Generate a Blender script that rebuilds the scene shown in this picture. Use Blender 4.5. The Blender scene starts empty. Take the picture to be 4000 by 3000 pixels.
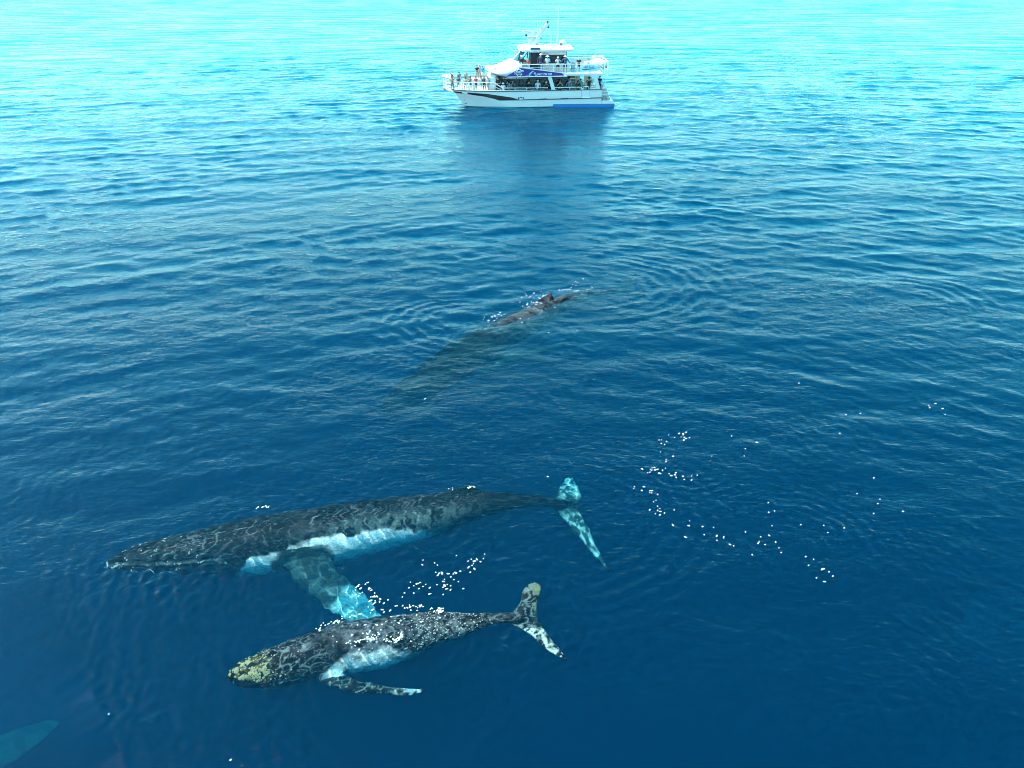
import bpy, bmesh, math, random
import numpy as np
from mathutils import Vector, Matrix
from mathutils.bvhtree import BVHTree

R = math.radians
random.seed(7)
RNG = np.random.default_rng(11)
scene = bpy.context.scene
COL = scene.collection

# ------------------------------------------------------------------ camera, sky, sun, exposure
CAM_H, PITCH, FPX = 13.25, R(30.3), 2825.0
cam_data = bpy.data.cameras.new("camera")
cam_data.sensor_fit = 'HORIZONTAL'
cam_data.sensor_width = 36.0
cam_data.lens = 36.0 * FPX / 4000.0
cam_data.clip_start, cam_data.clip_end = 0.1, 30000.0
cam = bpy.data.objects.new("camera", cam_data)
COL.objects.link(cam)
cam.location = (0, 0, CAM_H)
cam.rotation_euler = (R(90) - PITCH, 0, 0)
scene.camera = cam

SUN_EL, SUN_AZ = R(57), R(-90)        # azimuth from straight ahead (+Y), negative = towards the bow side
SUN_DIR = Vector((math.sin(SUN_AZ) * math.cos(SUN_EL), math.cos(SUN_AZ) * math.cos(SUN_EL), math.sin(SUN_EL)))
world = bpy.data.worlds.new("World")
scene.world = world
world.use_nodes = True
wn, wl = world.node_tree.nodes, world.node_tree.links
wn.clear()
sky = wn.new("ShaderNodeTexSky")
sky.sky_type = 'NISHITA'
sky.sun_disc = False
sky.sun_elevation = SUN_EL
sky.sun_rotation = SUN_AZ
sky.air_density, sky.dust_density, sky.ozone_density = 1.0, 0.4, 1.0
sep = wn.new("ShaderNodeSeparateColor")          # a deeper, more cyan clear sky: the red falls away faster
comb = wn.new("ShaderNodeCombineColor")
SKY_GRADE = ((0.110, 2.75), (1.27, 0.97), (1.15, 0.97))
bg = wn.new("ShaderNodeBackground")
bg.inputs["Strength"].default_value = 0.15
wout = wn.new("ShaderNodeOutputWorld")
wl.new(sky.outputs[0], sep.inputs[0])
for i, (k, p) in enumerate(SKY_GRADE):
    pw, ml = wn.new("ShaderNodeMath"), wn.new("ShaderNodeMath")
    pw.operation, ml.operation = 'POWER', 'MULTIPLY'
    pw.inputs[1].default_value, ml.inputs[1].default_value = p, k
    wl.new(sep.outputs[i], pw.inputs[0])
    wl.new(pw.outputs[0], ml.inputs[0])
    wl.new(ml.outputs[0], comb.inputs[i])
lim, cap = wn.new("ShaderNodeMath"), wn.new("ShaderNodeMath")     # red never beyond a fixed share of the green
lim.operation, cap.operation = 'MULTIPLY', 'MINIMUM'
lim.inputs[1].default_value = 0.72
wl.new(comb.inputs[1].links[0].from_socket, lim.inputs[0])
wl.new(comb.inputs[0].links[0].from_socket, cap.inputs[0])
wl.new(lim.outputs[0], cap.inputs[1])
wl.new(cap.outputs[0], comb.inputs[0])
wl.new(comb.outputs[0], bg.inputs["Color"])
wl.new(bg.outputs[0], wout.inputs["Surface"])

sun_data = bpy.data.lights.new("sun", 'SUN')
sun_data.energy = 2.2
sun_data.angle = R(0.53)
sun_data.color = (1.0, 0.96, 0.90)
sun_data.cycles.is_caustics_light = True
sun = bpy.data.objects.new("sun", sun_data)
COL.objects.link(sun)
sun.location = SUN_DIR * 200
sun.rotation_euler = SUN_DIR.to_track_quat('Z', 'Y').to_euler()

scene.view_settings.view_transform = 'Standard'
scene.view_settings.look = 'None'
scene.view_settings.exposure = 2.1
scene.view_settings.gamma = 1.0
scene.view_settings.use_curve_mapping = False
scene.render.engine = 'CYCLES'
cy = scene.cycles
cy.max_bounces = 8
cy.diffuse_bounces = 2
cy.glossy_bounces = 3
cy.transmission_bounces = 4
cy.transparent_max_bounces = 12
cy.volume_bounces = 1
cy.caustics_reflective = False
cy.caustics_refractive = True
cy.filter_width = 1.05
cy.use_denoising = True
cy.denoising_input_passes = 'RGB_ALBEDO_NORMAL'
cy.sample_clamp_indirect = 6.0


def at(px, py, z=0.0):
    """The point at height z seen at pixel (px, py) of the 4000 x 3000 frame; under water the sight line bends at the surface."""
    a, b = (px - 2000.0) / FPX, (1500.0 - py) / FPX
    c, s = math.cos(PITCH), math.sin(PITCH)
    d = Vector((a, c + b * s, -s + b * c)).normalized()
    o = Vector((0, 0, CAM_H))
    if z < 0:
        o = o + d * (-CAM_H / d.z)
        d = Vector((d.x / 1.333, d.y / 1.333, 0))
        d.z = -math.sqrt(1 - d.x * d.x - d.y * d.y)
    return o + d * ((z - o.z) / d.z)


# ------------------------------------------------------------------ helpers
def tag(o, label=None, cat=None, group=None, kind=None):
    for k, v in (("label", label), ("category", cat), ("group", group), ("kind", kind)):
        if v:
            o[k] = v
    return o


def mesh_obj(name, me, mats=(), parent=None):
    o = bpy.data.objects.new(name, me)
    COL.objects.link(o)
    for m in (mats if isinstance(mats, (list, tuple)) else [mats]):
        me.materials.append(m)
    if parent is not None:
        o.parent = parent
    return o


def empty(name, loc=(0, 0, 0), rz=0.0):
    o = bpy.data.objects.new(name, None)
    o.empty_display_size = 0.2
    COL.objects.link(o)
    o.location = loc
    o.rotation_euler = (0, 0, rz)
    return o


def grid_mesh(name, P, closed_u=False):
    """P: array (nu, nv, 3) -> quad mesh."""
    nu, nv = P.shape[:2]
    idx = np.arange(nu * nv).reshape(nu, nv)
    if closed_u:
        a, b = idx, np.roll(idx, -1, 0)
    else:
        a, b = idx[:-1], idx[1:]
    F = np.stack([a[:, :-1], b[:, :-1], b[:, 1:], a[:, 1:]], -1).reshape(-1, 4)
    me = bpy.data.meshes.new(name)
    me.vertices.add(nu * nv)
    me.vertices.foreach_set("co", P.reshape(-1).astype(np.float32))
    me.loops.add(F.size)
    me.loops.foreach_set("vertex_index", F.reshape(-1).astype(np.int32))
    me.polygons.add(len(F))
    me.polygons.foreach_set("loop_start", np.arange(0, F.size, 4, dtype=np.int32))
    me.update(calc_edges=True)
    me.polygons.foreach_set("use_smooth", np.ones(len(F), dtype=bool))
    return me


def new_mat(name):
    m = bpy.data.materials.new(name)
    m.use_nodes = True
    m.node_tree.nodes.clear()
    n, l = m.node_tree.nodes, m.node_tree.links
    return m, n, l, n.new("ShaderNodeOutputMaterial")


_flat = {}
def paint(name, rgb, rough=0.5, metal=0.0, var=0.06, scale=6.0, spec=0.5):
    """A plain material with a little procedural unevenness in colour and gloss."""
    if name in _flat:
        return _flat[name]
    m, n, l, out = new_mat(name)
    b = n.new("ShaderNodeBsdfPrincipled")
    tc = n.new("ShaderNodeTexCoord")
    nz = n.new("ShaderNodeTexNoise")
    nz.inputs["Scale"].default_value = scale
    nz.inputs["Detail"].default_value = 4
    mr = n.new("ShaderNodeMapRange")
    mr.inputs["To Min"].default_value = 1 - var
    mr.inputs["To Max"].default_value = 1 + var * 0.5
    mx = n.new("ShaderNodeMix")
    mx.data_type, mx.blend_type = 'RGBA', 'MULTIPLY'
    mx.inputs[0].default_value = 1
    mx.inputs[6].default_value = (*rgb, 1)
    l.new(tc.outputs["Object"], nz.inputs["Vector"])
    l.new(nz.outputs["Fac"], mr.inputs["Value"])
    l.new(mr.outputs["Result"], mx.inputs[7])
    l.new(mx.outputs[2], b.inputs["Base Color"])
    b.inputs["Roughness"].default_value = rough
    b.inputs["Metallic"].default_value = metal
    b.inputs["Specular IOR Level"].default_value = spec
    l.new(b.outputs[0], out.inputs["Surface"])
    _flat[name] = m
    return m

# ------------------------------------------------------------------ the sea
def smooth(a, b, x):
    t = np.clip((x - a) / (b - a), 0, 1)
    return t * t * (3 - 2 * t)


def lownoise(x, y, seed, wl, n=7):
    """Soft large-scale noise in about -1..1 made of a few long sines."""
    g = np.random.default_rng(seed)
    s = np.zeros_like(x)
    for _ in range(n):
        k = 2 * math.pi / (wl * g.uniform(0.6, 1.6))
        t = g.uniform(0, 2 * math.pi)
        s += np.sin(k * (x * math.cos(t) + y * math.sin(t)) + g.uniform(0, 6.28))
    return s / math.sqrt(n / 2) / 1.6


CALM = [  # calm patches (footprints, slicks): centre, half-axes, turn, how calm
    (at(1250, 2350), 8.5, 4.4, 0.15, 0.80),
    (at(3000, 2050), 6.0, 3.2, -0.3, 0.35),
    (at(2000, 2750), 12.0, 2.6, 0.0, 0.55),
    (at(2060, 560), 12.0, 7.0, 0.0, 0.65),
    (at(980, 810), 7.0, 5.0, 0.2, 0.6),
    (at(1680, 760), 6.0, 5.0, 0.0, 0.5),
    (at(3560, 1200), 9.0, 6.0, 0.3, 0.35),
]
STIR = [  # where the animals stir the surface: centre, half-axes, turn, strength
    (at(1250, 2130), 5.4, 1.9, 0.10, 1.45),
    (at(1500, 2520), 3.8, 1.3, 0.12, 1.4),
    (at(2000, 1300), 6.5, 2.0, 0.55, 0.7),
    (at(120, 2920), 2.2, 1.6, 0.5, 1.4),
]
RINGS = [  # ring ripples spreading from the animals: centre, radius of the strongest ring, width, wavelength, height, arc centre, arc half-width
    (at(2180, 2010), 3.2, 1.9, 0.46, 0.010, R(-25), R(75)),
    (at(1900, 2040), 1.9, 1.1, 0.55, 0.007, R(-80), R(60)),
    (at(2300, 1120), 4.6, 2.6, 0.75, 0.022, R(10), R(80)),
    (at(1850, 1260), 3.0, 1.6, 0.60, 0.018, R(190), R(70)),
    (at(2640, 1800), 1.7, 0.9, 0.33, 0.008, R(-60), R(90)),
    (at(3060, 2120), 2.0, 1.0, 0.36, 0.008, R(20), R(90)),
    (at(3500, 1180), 3.4, 1.4, 0.70, 0.014, R(0), R(80)),
    (at(2050, 2380), 1.6, 0.8, 0.30, 0.006, R(-40), R(120)),
]


def sea_height(x, y, spacing):
    g = np.random.default_rng(5)
    h = np.zeros_like(x)
    gust = 0.88 + 0.20 * lownoise(x, y, 3, 45) + 0.16 * lownoise(x, y, 4, 13)
    gust = np.clip(gust, 0.25, 1.6)
    d = np.hypot(x, y)
    gust *= 0.42 + 0.58 * smooth(12, 40, d)           # the water close in lies calmer
    calm = np.ones_like(x)
    for c, ax, ay, t, k in CALM:
        dx, dy = x - c.x, y - c.y
        u = (dx * math.cos(t) + dy * math.sin(t)) / ax
        v = (-dx * math.sin(t) + dy * math.cos(t)) / ay
        calm *= 1 - k * np.exp(-(u * u + v * v))
    bend = 0.0045 * x * x / (1 + np.abs(x) / 55)     # long crests swing round in wide arcs
    yb = y + bend
    n = 120
    for i in range(n):
        lam = 0.26 * (9.0 / 0.26) ** ((i + g.uniform(0, 1)) / n)
        q = math.log(lam / 1.25)
        slope = 0.0128 * math.exp(-(q / 0.95) ** 2) + 0.0070
        if lam > 4:
            slope *= 0.55
        a = slope * lam / (2 * math.pi)
        spread = 13 if lam > 3.2 else 20 if lam > 1.4 else 34
        th = R(-88) + g.normal(0, R(spread))
        k = 2 * math.pi / lam
        w = smooth(2.2, 4.5, lam / spacing)
        yy = yb if lam > 0.9 else y
        ph = k * (x * math.cos(th) + yy * math.sin(th)) + g.uniform(0, 6.28)
        mod = (gust * calm) if lam < 4 else (0.6 + 0.4 * calm)
        ph = ph + 0.35 * np.sin(ph * 0.37 + i)
        h += a * w * mod * (np.sin(ph) - 0.22 * np.cos(2 * ph))
    # short capillary ripples, stirred up over and round the animals
    stir = np.zeros_like(x)
    for c, ax, ay, t, k in STIR:
        dx, dy = x - c.x, y - c.y
        u = (dx * math.cos(t) + dy * math.sin(t)) / ax
        v = (-dx * math.sin(t) + dy * math.cos(t)) / ay
        stir = np.maximum(stir, k * np.exp(-(u * u + v * v) ** 1.5))
    near = 1 - smooth(30, 44, d)
    gr = np.clip(0.75 + 0.5 * lownoise(x, y, 8, 5), 0.2, 1.4)
    for i in range(42):
        lam = 0.20 * (0.52 / 0.20) ** ((i + g.uniform(0, 1)) / 42)
        th = R(-88) + g.normal(0, R(55))
        if i % 3:
            th = R(8) + g.normal(0, R(30))           # many run along the bodies, their crests across them
        k = 2 * math.pi / lam
        w = smooth(2.0, 3.6, lam / spacing) * near
        ph = k * (x * math.cos(th) + y * math.sin(th)) + g.uniform(0, 6.28)
        h += 0.0235 / k * w * gr * (0.50 + 0.9 * stir) * np.sin(ph + 0.5 * np.sin(ph * 0.31 + i))
    for c, r0, wd, lam, a, arc, aw in RINGS:
        dx, dy = x - c.x, y - c.y
        r = np.hypot(dx, dy * 1.25)
        ang = np.arctan2(dy, dx) - arc
        ang = np.abs((ang + math.pi) % (2 * math.pi) - math.pi)
        wob = 0.10 * np.sin(3.1 * np.arctan2(dy, dx) + r0) + 0.05 * np.sin(11 * np.arctan2(dy, dx))
        h += a * np.exp(-((r - r0) / wd) ** 2) * np.exp(-(ang / aw) ** 2) * np.sin(2 * math.pi * (r + wob) / lam)
    return h


def build_sea():
    rs = [0.0]
    r = 2.0
    while r < 9000:
        rs.append(r)
        r += max(0.050 if 8 < r < 30 else 0.085, (0.0036 if r < 130 else 0.0048 if r < 420 else 0.05) * r)
    rs = np.array(rs)
    fine = np.arange(R(48), R(132), R(0.125))
    coarse = np.concatenate([np.arange(R(132), R(360 + 48), R(3.0))])
    th = np.concatenate([fine, coarse])
    rr, tt = np.meshgrid(rs, th)
    x, y = rr * np.cos(tt), rr * np.sin(tt)
    dth = np.where(tt < R(131.9), R(0.125), R(3.0))
    dr = np.gradient(rs)[None, :] * np.ones_like(tt)
    spacing = np.maximum(dr * 0.9, rr * dth * 0.6)
    z = sea_height(x, y, spacing)
    z *= 1 - smooth(600, 1500, rr)
    surf = grid_mesh("water", np.stack([x, y, z], -1)[::-1], closed_u=True)
    # the body of water: closed, its lid riding just over the waves
    st = 3
    zp = np.pad(z, ((st, st), (0, 0)), mode='wrap')
    zp = np.pad(zp, ((0, 0), (st, st)), mode='edge')
    zm = np.max([zp[i:i + z.shape[0], j:j + z.shape[1]] for i in range(2 * st + 1) for j in range(2 * st + 1)], 0) + 0.012
    ti, ri = np.arange(0, z.shape[0], st), np.unique(np.append(np.arange(0, z.shape[1], st), z.shape[1] - 1))
    P = np.stack([x, y, zm], -1)[ti][:, ri]
    lo = P[:, -1:].copy()
    lo[:, :, 2] = -26.0
    mid = lo.copy()
    mid[:, :, :2] = 0
    return surf, grid_mesh("water_depths", np.concatenate([P, lo, mid], 1)[::-1], closed_u=True)


def water_material():
    m, n, l, out = new_mat("sea_water")
    tc = n.new("ShaderNodeTexCoord")
    mp = n.new("ShaderNodeMapping")
    mp.inputs["Rotation"].default_value = (0, 0, R(6))
    mp.inputs["Scale"].default_value = (0.55, 1.0, 1.0)
    l.new(tc.outputs["Object"], mp.inputs["Vector"])
    def noise(scale, detail, rough, dist=0.0):
        t = n.new("ShaderNodeTexNoise")
        t.inputs["Scale"].default_value = scale
        t.inputs["Detail"].default_value = detail
        t.inputs["Roughness"].default_value = rough
        t.inputs["Distortion"].default_value = dist
        l.new(mp.outputs[0], t.inputs["Vector"])
        return t.outputs["Fac"]
    def math_(op, a, b):
        t = n.new("ShaderNodeMath")
        t.operation = op
        for i, v in enumerate((a, b)):
            if isinstance(v, (int, float)):
                t.inputs[i].default_value = v
            else:
                l.new(v, t.inputs[i])
        return t.outputs[0]
    patch = n.new("ShaderNodeMapRange")
    patch.inputs["From Min"].default_value, patch.inputs["From Max"].default_value = 0.38, 0.66
    patch.inputs["To Min"].default_value, patch.inputs["To Max"].default_value = 0.35, 1.0
    l.new(noise(0.09, 3, 0.55, 0.6), patch.inputs["Value"])
    h = math_('ADD', math_('MULTIPLY', noise(4.2, 3, 0.55, 0.3), 0.050),
              math_('MULTIPLY', noise(13.0, 2, 0.5, 0.2), 0.020))
    h = math_('MULTIPLY', h, patch.outputs[0])
    # wavelets too fine for the far mesh come in as relief further out
    ln = n.new("ShaderNodeVectorMath")
    ln.operation = 'LENGTH'
    l.new(tc.outputs["Object"], ln.inputs[0])
    far = n.new("ShaderNodeMapRange")
    far.inputs["From Min"].default_value, far.inputs["From Max"].default_value = 32.0, 95.0
    l.new(ln.outputs["Value"], far.inputs["Value"])
    far2 = n.new("ShaderNodeMapRange")
    far2.inputs["From Min"].default_value, far2.inputs["From Max"].default_value = 120.0, 320.0
    l.new(ln.outputs["Value"], far2.inputs["Value"])
    hf = math_('ADD', math_('MULTIPLY', noise(1.25, 2, 0.5, 0.4), math_('MULTIPLY', far.outputs[0], 0.085)),
               math_('MULTIPLY', noise(0.42, 2, 0.5, 0.4), math_('MULTIPLY', far2.outputs[0], 0.17)))
    h = math_('ADD', h, hf)
    bump = n.new("ShaderNodeBump")
    bump.inputs["Strength"].default_value = 1.0
    bump.inputs["Distance"].default_value = 1.0
    l.new(h, bump.inputs["Height"])
    fr = n.new("ShaderNodeFresnel")
    fr.inputs["IOR"].default_value = 1.26
    l.new(bump.outputs[0], fr.inputs["Normal"])
    tr = n.new("ShaderNodeBsdfRefraction")
    tr.inputs["IOR"].default_value = 1.333
    tr.inputs["Roughness"].default_value = 0.0
    gl = n.new("ShaderNodeBsdfGlossy")
    gl.inputs["Roughness"].default_value = 0.035
    l.new(bump.outputs[0], gl.inputs["Normal"])
    mx = n.new("ShaderNodeMixShader")
    l.new(fr.outputs[0], mx.inputs["Fac"])
    l.new(tr.outputs[0], mx.inputs[1])
    l.new(gl.outputs[0], mx.inputs[2])
    l.new(mx.outputs[0], out.inputs["Surface"])
    return m


def depths_material():
    """The sea water itself: absorbs red first, scatters blue back."""
    m, n, l, out = new_mat("deep_water")
    sc_ = n.new("ShaderNodeVolumeScatter")
    sc_.inputs["Color"].default_value = (0.0, 0.32, 0.68, 1)
    sc_.inputs["Density"].default_value = 0.20
    ab = n.new("ShaderNodeVolumeAbsorption")
    ab.inputs["Color"].default_value = (0.0, 0.83, 0.92, 1)
    ab.inputs["Density"].default_value = 0.85
    ad = n.new("ShaderNodeAddShader")
    l.new(sc_.outputs[0], ad.inputs[0])
    l.new(ab.outputs[0], ad.inputs[1])
    l.new(ad.outputs[0], out.inputs["Volume"])
    return m


sea_me, depths_me = build_sea()
water = mesh_obj("water", sea_me, water_material())
depths = tag(mesh_obj("water_depths", depths_me, depths_material()), "deep blue sea water below the surface", None, None, "structure")
water.cycles.is_caustics_caster = True
tag(water, "rippled blue sea surface", None, None, "structure")


bed_me = bpy.data.meshes.new("sea_bed")
bed_me.from_pydata([(-9900, -9900, -26.5), (9900, -9900, -26.5), (9900, 9900, -26.5), (-9900, 9900, -26.5)], [], [(0, 1, 2, 3)])
sea_bed = mesh_obj("sea_bed", bed_me, paint("sand", (0.25, 0.22, 0.16), 0.9, scale=0.2))
tag(sea_bed, "dark sandy sea bed far below", None, None, "structure")
_z = np.empty(len(water.data.vertices) * 3, dtype=np.float32); water.data.vertices.foreach_get("co", _z)
print("SEA", len(water.data.vertices), _z[2::3].min(), _z[2::3].max(), _z[2::3].std())


# ------------------------------------------------------------------ the whales
def vnoise(p, seed=0):
    """Value noise in 0..1 at points p (n, 3)."""
    pi = np.floor(p).astype(np.int64)
    f = p - pi
    f = f * f * (3 - 2 * f)
    def hsh(i, j, k):
        h = (i * 374761393 + j * 668265263 + k * 2147483647 + seed * 974711) & 0xFFFFFFFF
        h = ((h ^ (h >> 13)) * 1274126177) & 0xFFFFFFFF
        h = ((h ^ (h >> 16)) * 2246822519) & 0xFFFFFFFF
        return ((h ^ (h >> 15)) & 0xFFFF) / 65535.0
    r = 0
    for dx in (0, 1):
        for dy in (0, 1):
            for dz in (0, 1):
                w = (f[:, 0] if dx else 1 - f[:, 0]) * (f[:, 1] if dy else 1 - f[:, 1]) * (f[:, 2] if dz else 1 - f[:, 2])
                r = r + w * hsh(pi[:, 0] + dx, pi[:, 1] + dy, pi[:, 2] + dz)
    return r


def fbm(p, seed=0, octaves=3):
    s, a, t = 0, 1.0, 0
    for o in range(octaves):
        s = s + a * vnoise(p * (2.03 ** o) + 17.3 * o, seed + o)
        t += a
        a *= 0.55
    return s / t


def ridge(p, seed=0):
    return 1 - np.abs(2 * vnoise(p, seed) - 1)


def catmull(P, n):
    """Resample rows of P (smooth curve through them) at n evenly spaced parameters."""
    P = np.asarray(P, float)
    d = np.concatenate([[0], np.cumsum(np.linalg.norm(np.diff(P[:, :3], axis=0), axis=1))])
    t = np.linspace(0, d[-1], n)
    m = np.gradient(P, d, axis=0)
    i = np.clip(np.searchsorted(d, t, side='right') - 1, 0, len(d) - 2)
    h = (d[i + 1] - d[i])[:, None]
    s = ((t - d[i]) / (d[i + 1] - d[i]))[:, None]
    return ((2 * s**3 - 3 * s**2 + 1) * P[i] + (s**3 - 2 * s**2 + s) * h * m[i]
            + (-2 * s**3 + 3 * s**2) * P[i + 1] + (s**3 - s**2) * h * m[i + 1])


def add_loft(bm, rings):
    """rings (n, k, 3): closed tube with capped ends."""
    n, k = rings.shape[:2]
    vs = [[bm.verts.new(rings[i, j]) for j in range(k)] for i in range(n)]
    for i in range(n - 1):
        for j in range(k):
            bm.faces.new((vs[i][j], vs[i][(j + 1) % k], vs[i + 1][(j + 1) % k], vs[i + 1][j]))
    bm.faces.new(vs[0][::-1])
    bm.faces.new(vs[-1])


def body_rings(spine, k=40, squash=None):
    """spine rows: x y z half-width half-height; rings set square to the spine, side axis horizontal."""
    n = len(spine)
    C = spine[:, :3]
    T = np.gradient(C, axis=0)
    T /= np.linalg.norm(T, axis=1)[:, None]
    S = np.cross(T, [0, 0, 1.0])
    S /= np.linalg.norm(S, axis=1)[:, None]
    U = np.cross(S, T)
    a = np.linspace(0, 2 * math.pi, k, endpoint=False)
    rings = (C[:, None] + S[:, None] * (np.cos(a)[None, :, None] * spine[:, 3][:, None, None])
             + U[:, None] * (np.sin(a)[None, :, None] * spine[:, 4][:, None, None]))
    return rings, C, T, S, U


def fin_rings(lead, trail, thick, n=26, k=16):
    L, Tr = catmull(lead, n), catmull(trail, n)
    th = np.interp(np.linspace(0, 1, n), np.linspace(0, 1, len(thick)), thick)
    mid, half = (L + Tr) / 2, (L - Tr) / 2
    span = np.gradient(mid, axis=0)
    nn = np.cross(span, half)
    nn /= np.linalg.norm(nn, axis=1)[:, None] + 1e-9
    a = np.linspace(0, 2 * math.pi, k, endpoint=False)
    return mid[:, None] + half[:, None] * np.cos(a)[None, :, None] + nn[:, None] * (np.sin(a)[None, :, None] * th[:, None, None])


def px_row(rows):
    return [tuple(at(*r)) for r in rows]


def px_spine(rows, top, n=70, flat=None):
    """rows: (px, upper py, lower py) outline in the photograph; top: depth of the back under the surface along the body."""
    out = []
    for i, (px, yu, yl) in enumerate(rows):
        f = i / (len(rows) - 1)
        tz = np.interp(f, np.linspace(0, 1, len(top)), top)
        pc = (yu + yl) / 2
        z = tz
        for _ in range(4):
            s = (at(px, pc, z) - Vector((0, 0, CAM_H))).length
            r = (yl - yu) / 2 * s / FPX / math.sqrt(1 + ((px - 2000) / FPX) ** 2)
            z = tz - r
        c = at(px, pc, z)
        out.append((c.x, c.y, c.z, r, r))
    return catmull(out, n)


def make_whale(name, spine, fins, voxel, dorsal=None, shape=None):
    """One continuous body: lofted trunk, flippers, flukes and dorsal fin fused into a single skin."""
    if shape is not None:
        spine = shape(spine)
    rings, C, T, S, U = body_rings(spine)
    bm = bmesh.new()
    add_loft(bm, rings)
    for f in fins:
        add_loft(bm, fin_rings(*f))
    bmesh.ops.recalc_face_normals(bm, faces=bm.faces)
    me = bpy.data.meshes.new(name)
    bm.to_mesh(me)
    bm.free()
    tmp = bpy.data.objects.new("whale_blank", me)
    COL.objects.link(tmp)
    md = tmp.modifiers.new("fuse", 'REMESH')
    md.mode = 'VOXEL'
    md.voxel_size = voxel
    md.adaptivity = 0
    sm = tmp.modifiers.new("soften", 'SMOOTH')
    sm.factor, sm.iterations = 0.5, 3
    dg = bpy.context.evaluated_depsgraph_get()
    me2 = bpy.data.meshes.new_from_object(tmp.evaluated_get(dg))
    bpy.data.objects.remove(tmp)
    bpy.data.meshes.remove(me)
    me2.name = name
    n = len(me2.vertices)
    co = np.empty(n * 3, np.float32)
    me2.vertices.foreach_get("co", co)
    co = co.reshape(-1, 3).astype(float)
    nr = np.empty(n * 3, np.float32)
    me2.vertices.foreach_get("normal", nr)
    nr = nr.reshape(-1, 3).astype(float)
    # body coordinates: u along the spine, ang round it (0 = the side axis, 90 = up), rho = distance / local girth
    best = np.full(n, 1e9)
    idx = np.zeros(n, int)
    for i in range(len(C)):
        d = np.linalg.norm(co - C[i], axis=1)
        m = d < best
        best[m], idx[m] = d[m], i
    t_ = np.einsum('ij,ij->i', co - C[idx], T[idx]) * (len(C) - 1) / np.linalg.norm(np.diff(C, axis=0), axis=1).sum()
    u = np.clip((idx + np.clip(t_, -0.5, 0.5)) / (len(C) - 1), 0, 1)
    rel = co - C[idx]
    a, b = np.einsum('ij,ij->i', rel, S[idx]), np.einsum('ij,ij->i', rel, U[idx])
    ang = np.degrees(np.arctan2(b, a))
    rho = np.hypot(a / spine[idx, 3], b / spine[idx, 4])
    return me2, co, nr, u, ang, rho


def finish_whale(me, co, colour, rough):
    me.vertices.foreach_set("co", co.reshape(-1).astype(np.float32))
    at_ = me.color_attributes.new("skin", 'FLOAT_COLOR', 'POINT')
    at_.data.foreach_set("color", np.concatenate([np.clip(colour, 0, 0.92), np.ones((len(co), 1))], 1).reshape(-1).astype(np.float32))
    me.polygons.foreach_set("use_smooth", np.ones(len(me.polygons), dtype=bool))
    me.update()


def skin_material():
    m, n, l, out = new_mat("whale_skin")
    b = n.new("ShaderNodeBsdfPrincipled")
    ca = n.new("ShaderNodeVertexColor")
    ca.layer_name = "skin"
    tc = n.new("ShaderNodeTexCoord")
    nz = n.new("ShaderNodeTexNoise")
    nz.inputs["Scale"].default_value = 22
    nz.inputs["Detail"].default_value = 4
    mr = n.new("ShaderNodeMapRange")
    mr.inputs["From Min"].default_value, mr.inputs["From Max"].default_value = 0.3, 0.7
    mr.inputs["To Min"].default_value, mr.inputs["To Max"].default_value = 0.55, 1.25
    mx = n.new("ShaderNodeMix")
    mx.data_type, mx.blend_type = 'RGBA', 'MULTIPLY'
    mx.inputs[0].default_value = 1
    bp = n.new("ShaderNodeBump")
    bp.inputs["Distance"].default_value = 0.02
    bp.inputs["Strength"].default_value = 0.5
    l.new(tc.outputs["Object"], nz.inputs["Vector"])
    l.new(nz.outputs["Fac"], mr.inputs["Value"])
    l.new(nz.outputs["Fac"], bp.inputs["Height"])
    l.new(ca.outputs["Color"], mx.inputs[6])
    l.new(mr.outputs["Result"], mx.inputs[7])
    l.new(mx.outputs[2], b.inputs["Base Color"])
    l.new(bp.outputs[0], b.inputs["Normal"])
    b.inputs["Roughness"].default_value = 0.45
    b.inputs["Specular IOR Level"].default_value = 0.04
    l.new(b.outputs[0], out.inputs["Surface"])
    return m


SKIN = skin_material()
K = 4000.0 / 2212.0


def mixc(a, b, f):
    return a * (1 - f[:, None]) + np.asarray(b)[None, :] * f[:, None]


def warp(co, s, amt, seed):
    return co + amt * (np.stack([vnoise(co * s, seed), vnoise(co * s + 9, seed + 1), vnoise(co * s + 23, seed + 2)], 1) - 0.5)


# --- the big whale lying across the foreground
A_OUT = [(228, 1215, 1227), (242, 1202, 1230), (262, 1188, 1234), (300, 1170, 1239), (350, 1153, 1243), (400, 1140, 1246), (450, 1127, 1247),
         (500, 1114, 1248), (550, 1102, 1248), (600, 1094, 1244), (650, 1087, 1237), (700, 1080, 1228), (760, 1070, 1214), (830, 1062, 1195),
         (900, 1057, 1175), (960, 1055, 1153), (1010, 1054, 1134), (1060, 1057, 1117), (1110, 1062, 1104), (1150, 1067, 1098), (1190, 1073, 1097),
         (1222, 1079, 1099)]
A_OUT = [(x * K, a * K, b * K) for x, a, b in A_OUT]
a_spine = px_spine(A_OUT, (-0.50, -0.18, -0.08, -0.06, -0.05, -0.05, -0.10, -0.45, -1.05), 90)


def d(x, y, z):
    return tuple(at(x * K, y * K, z))


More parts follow.
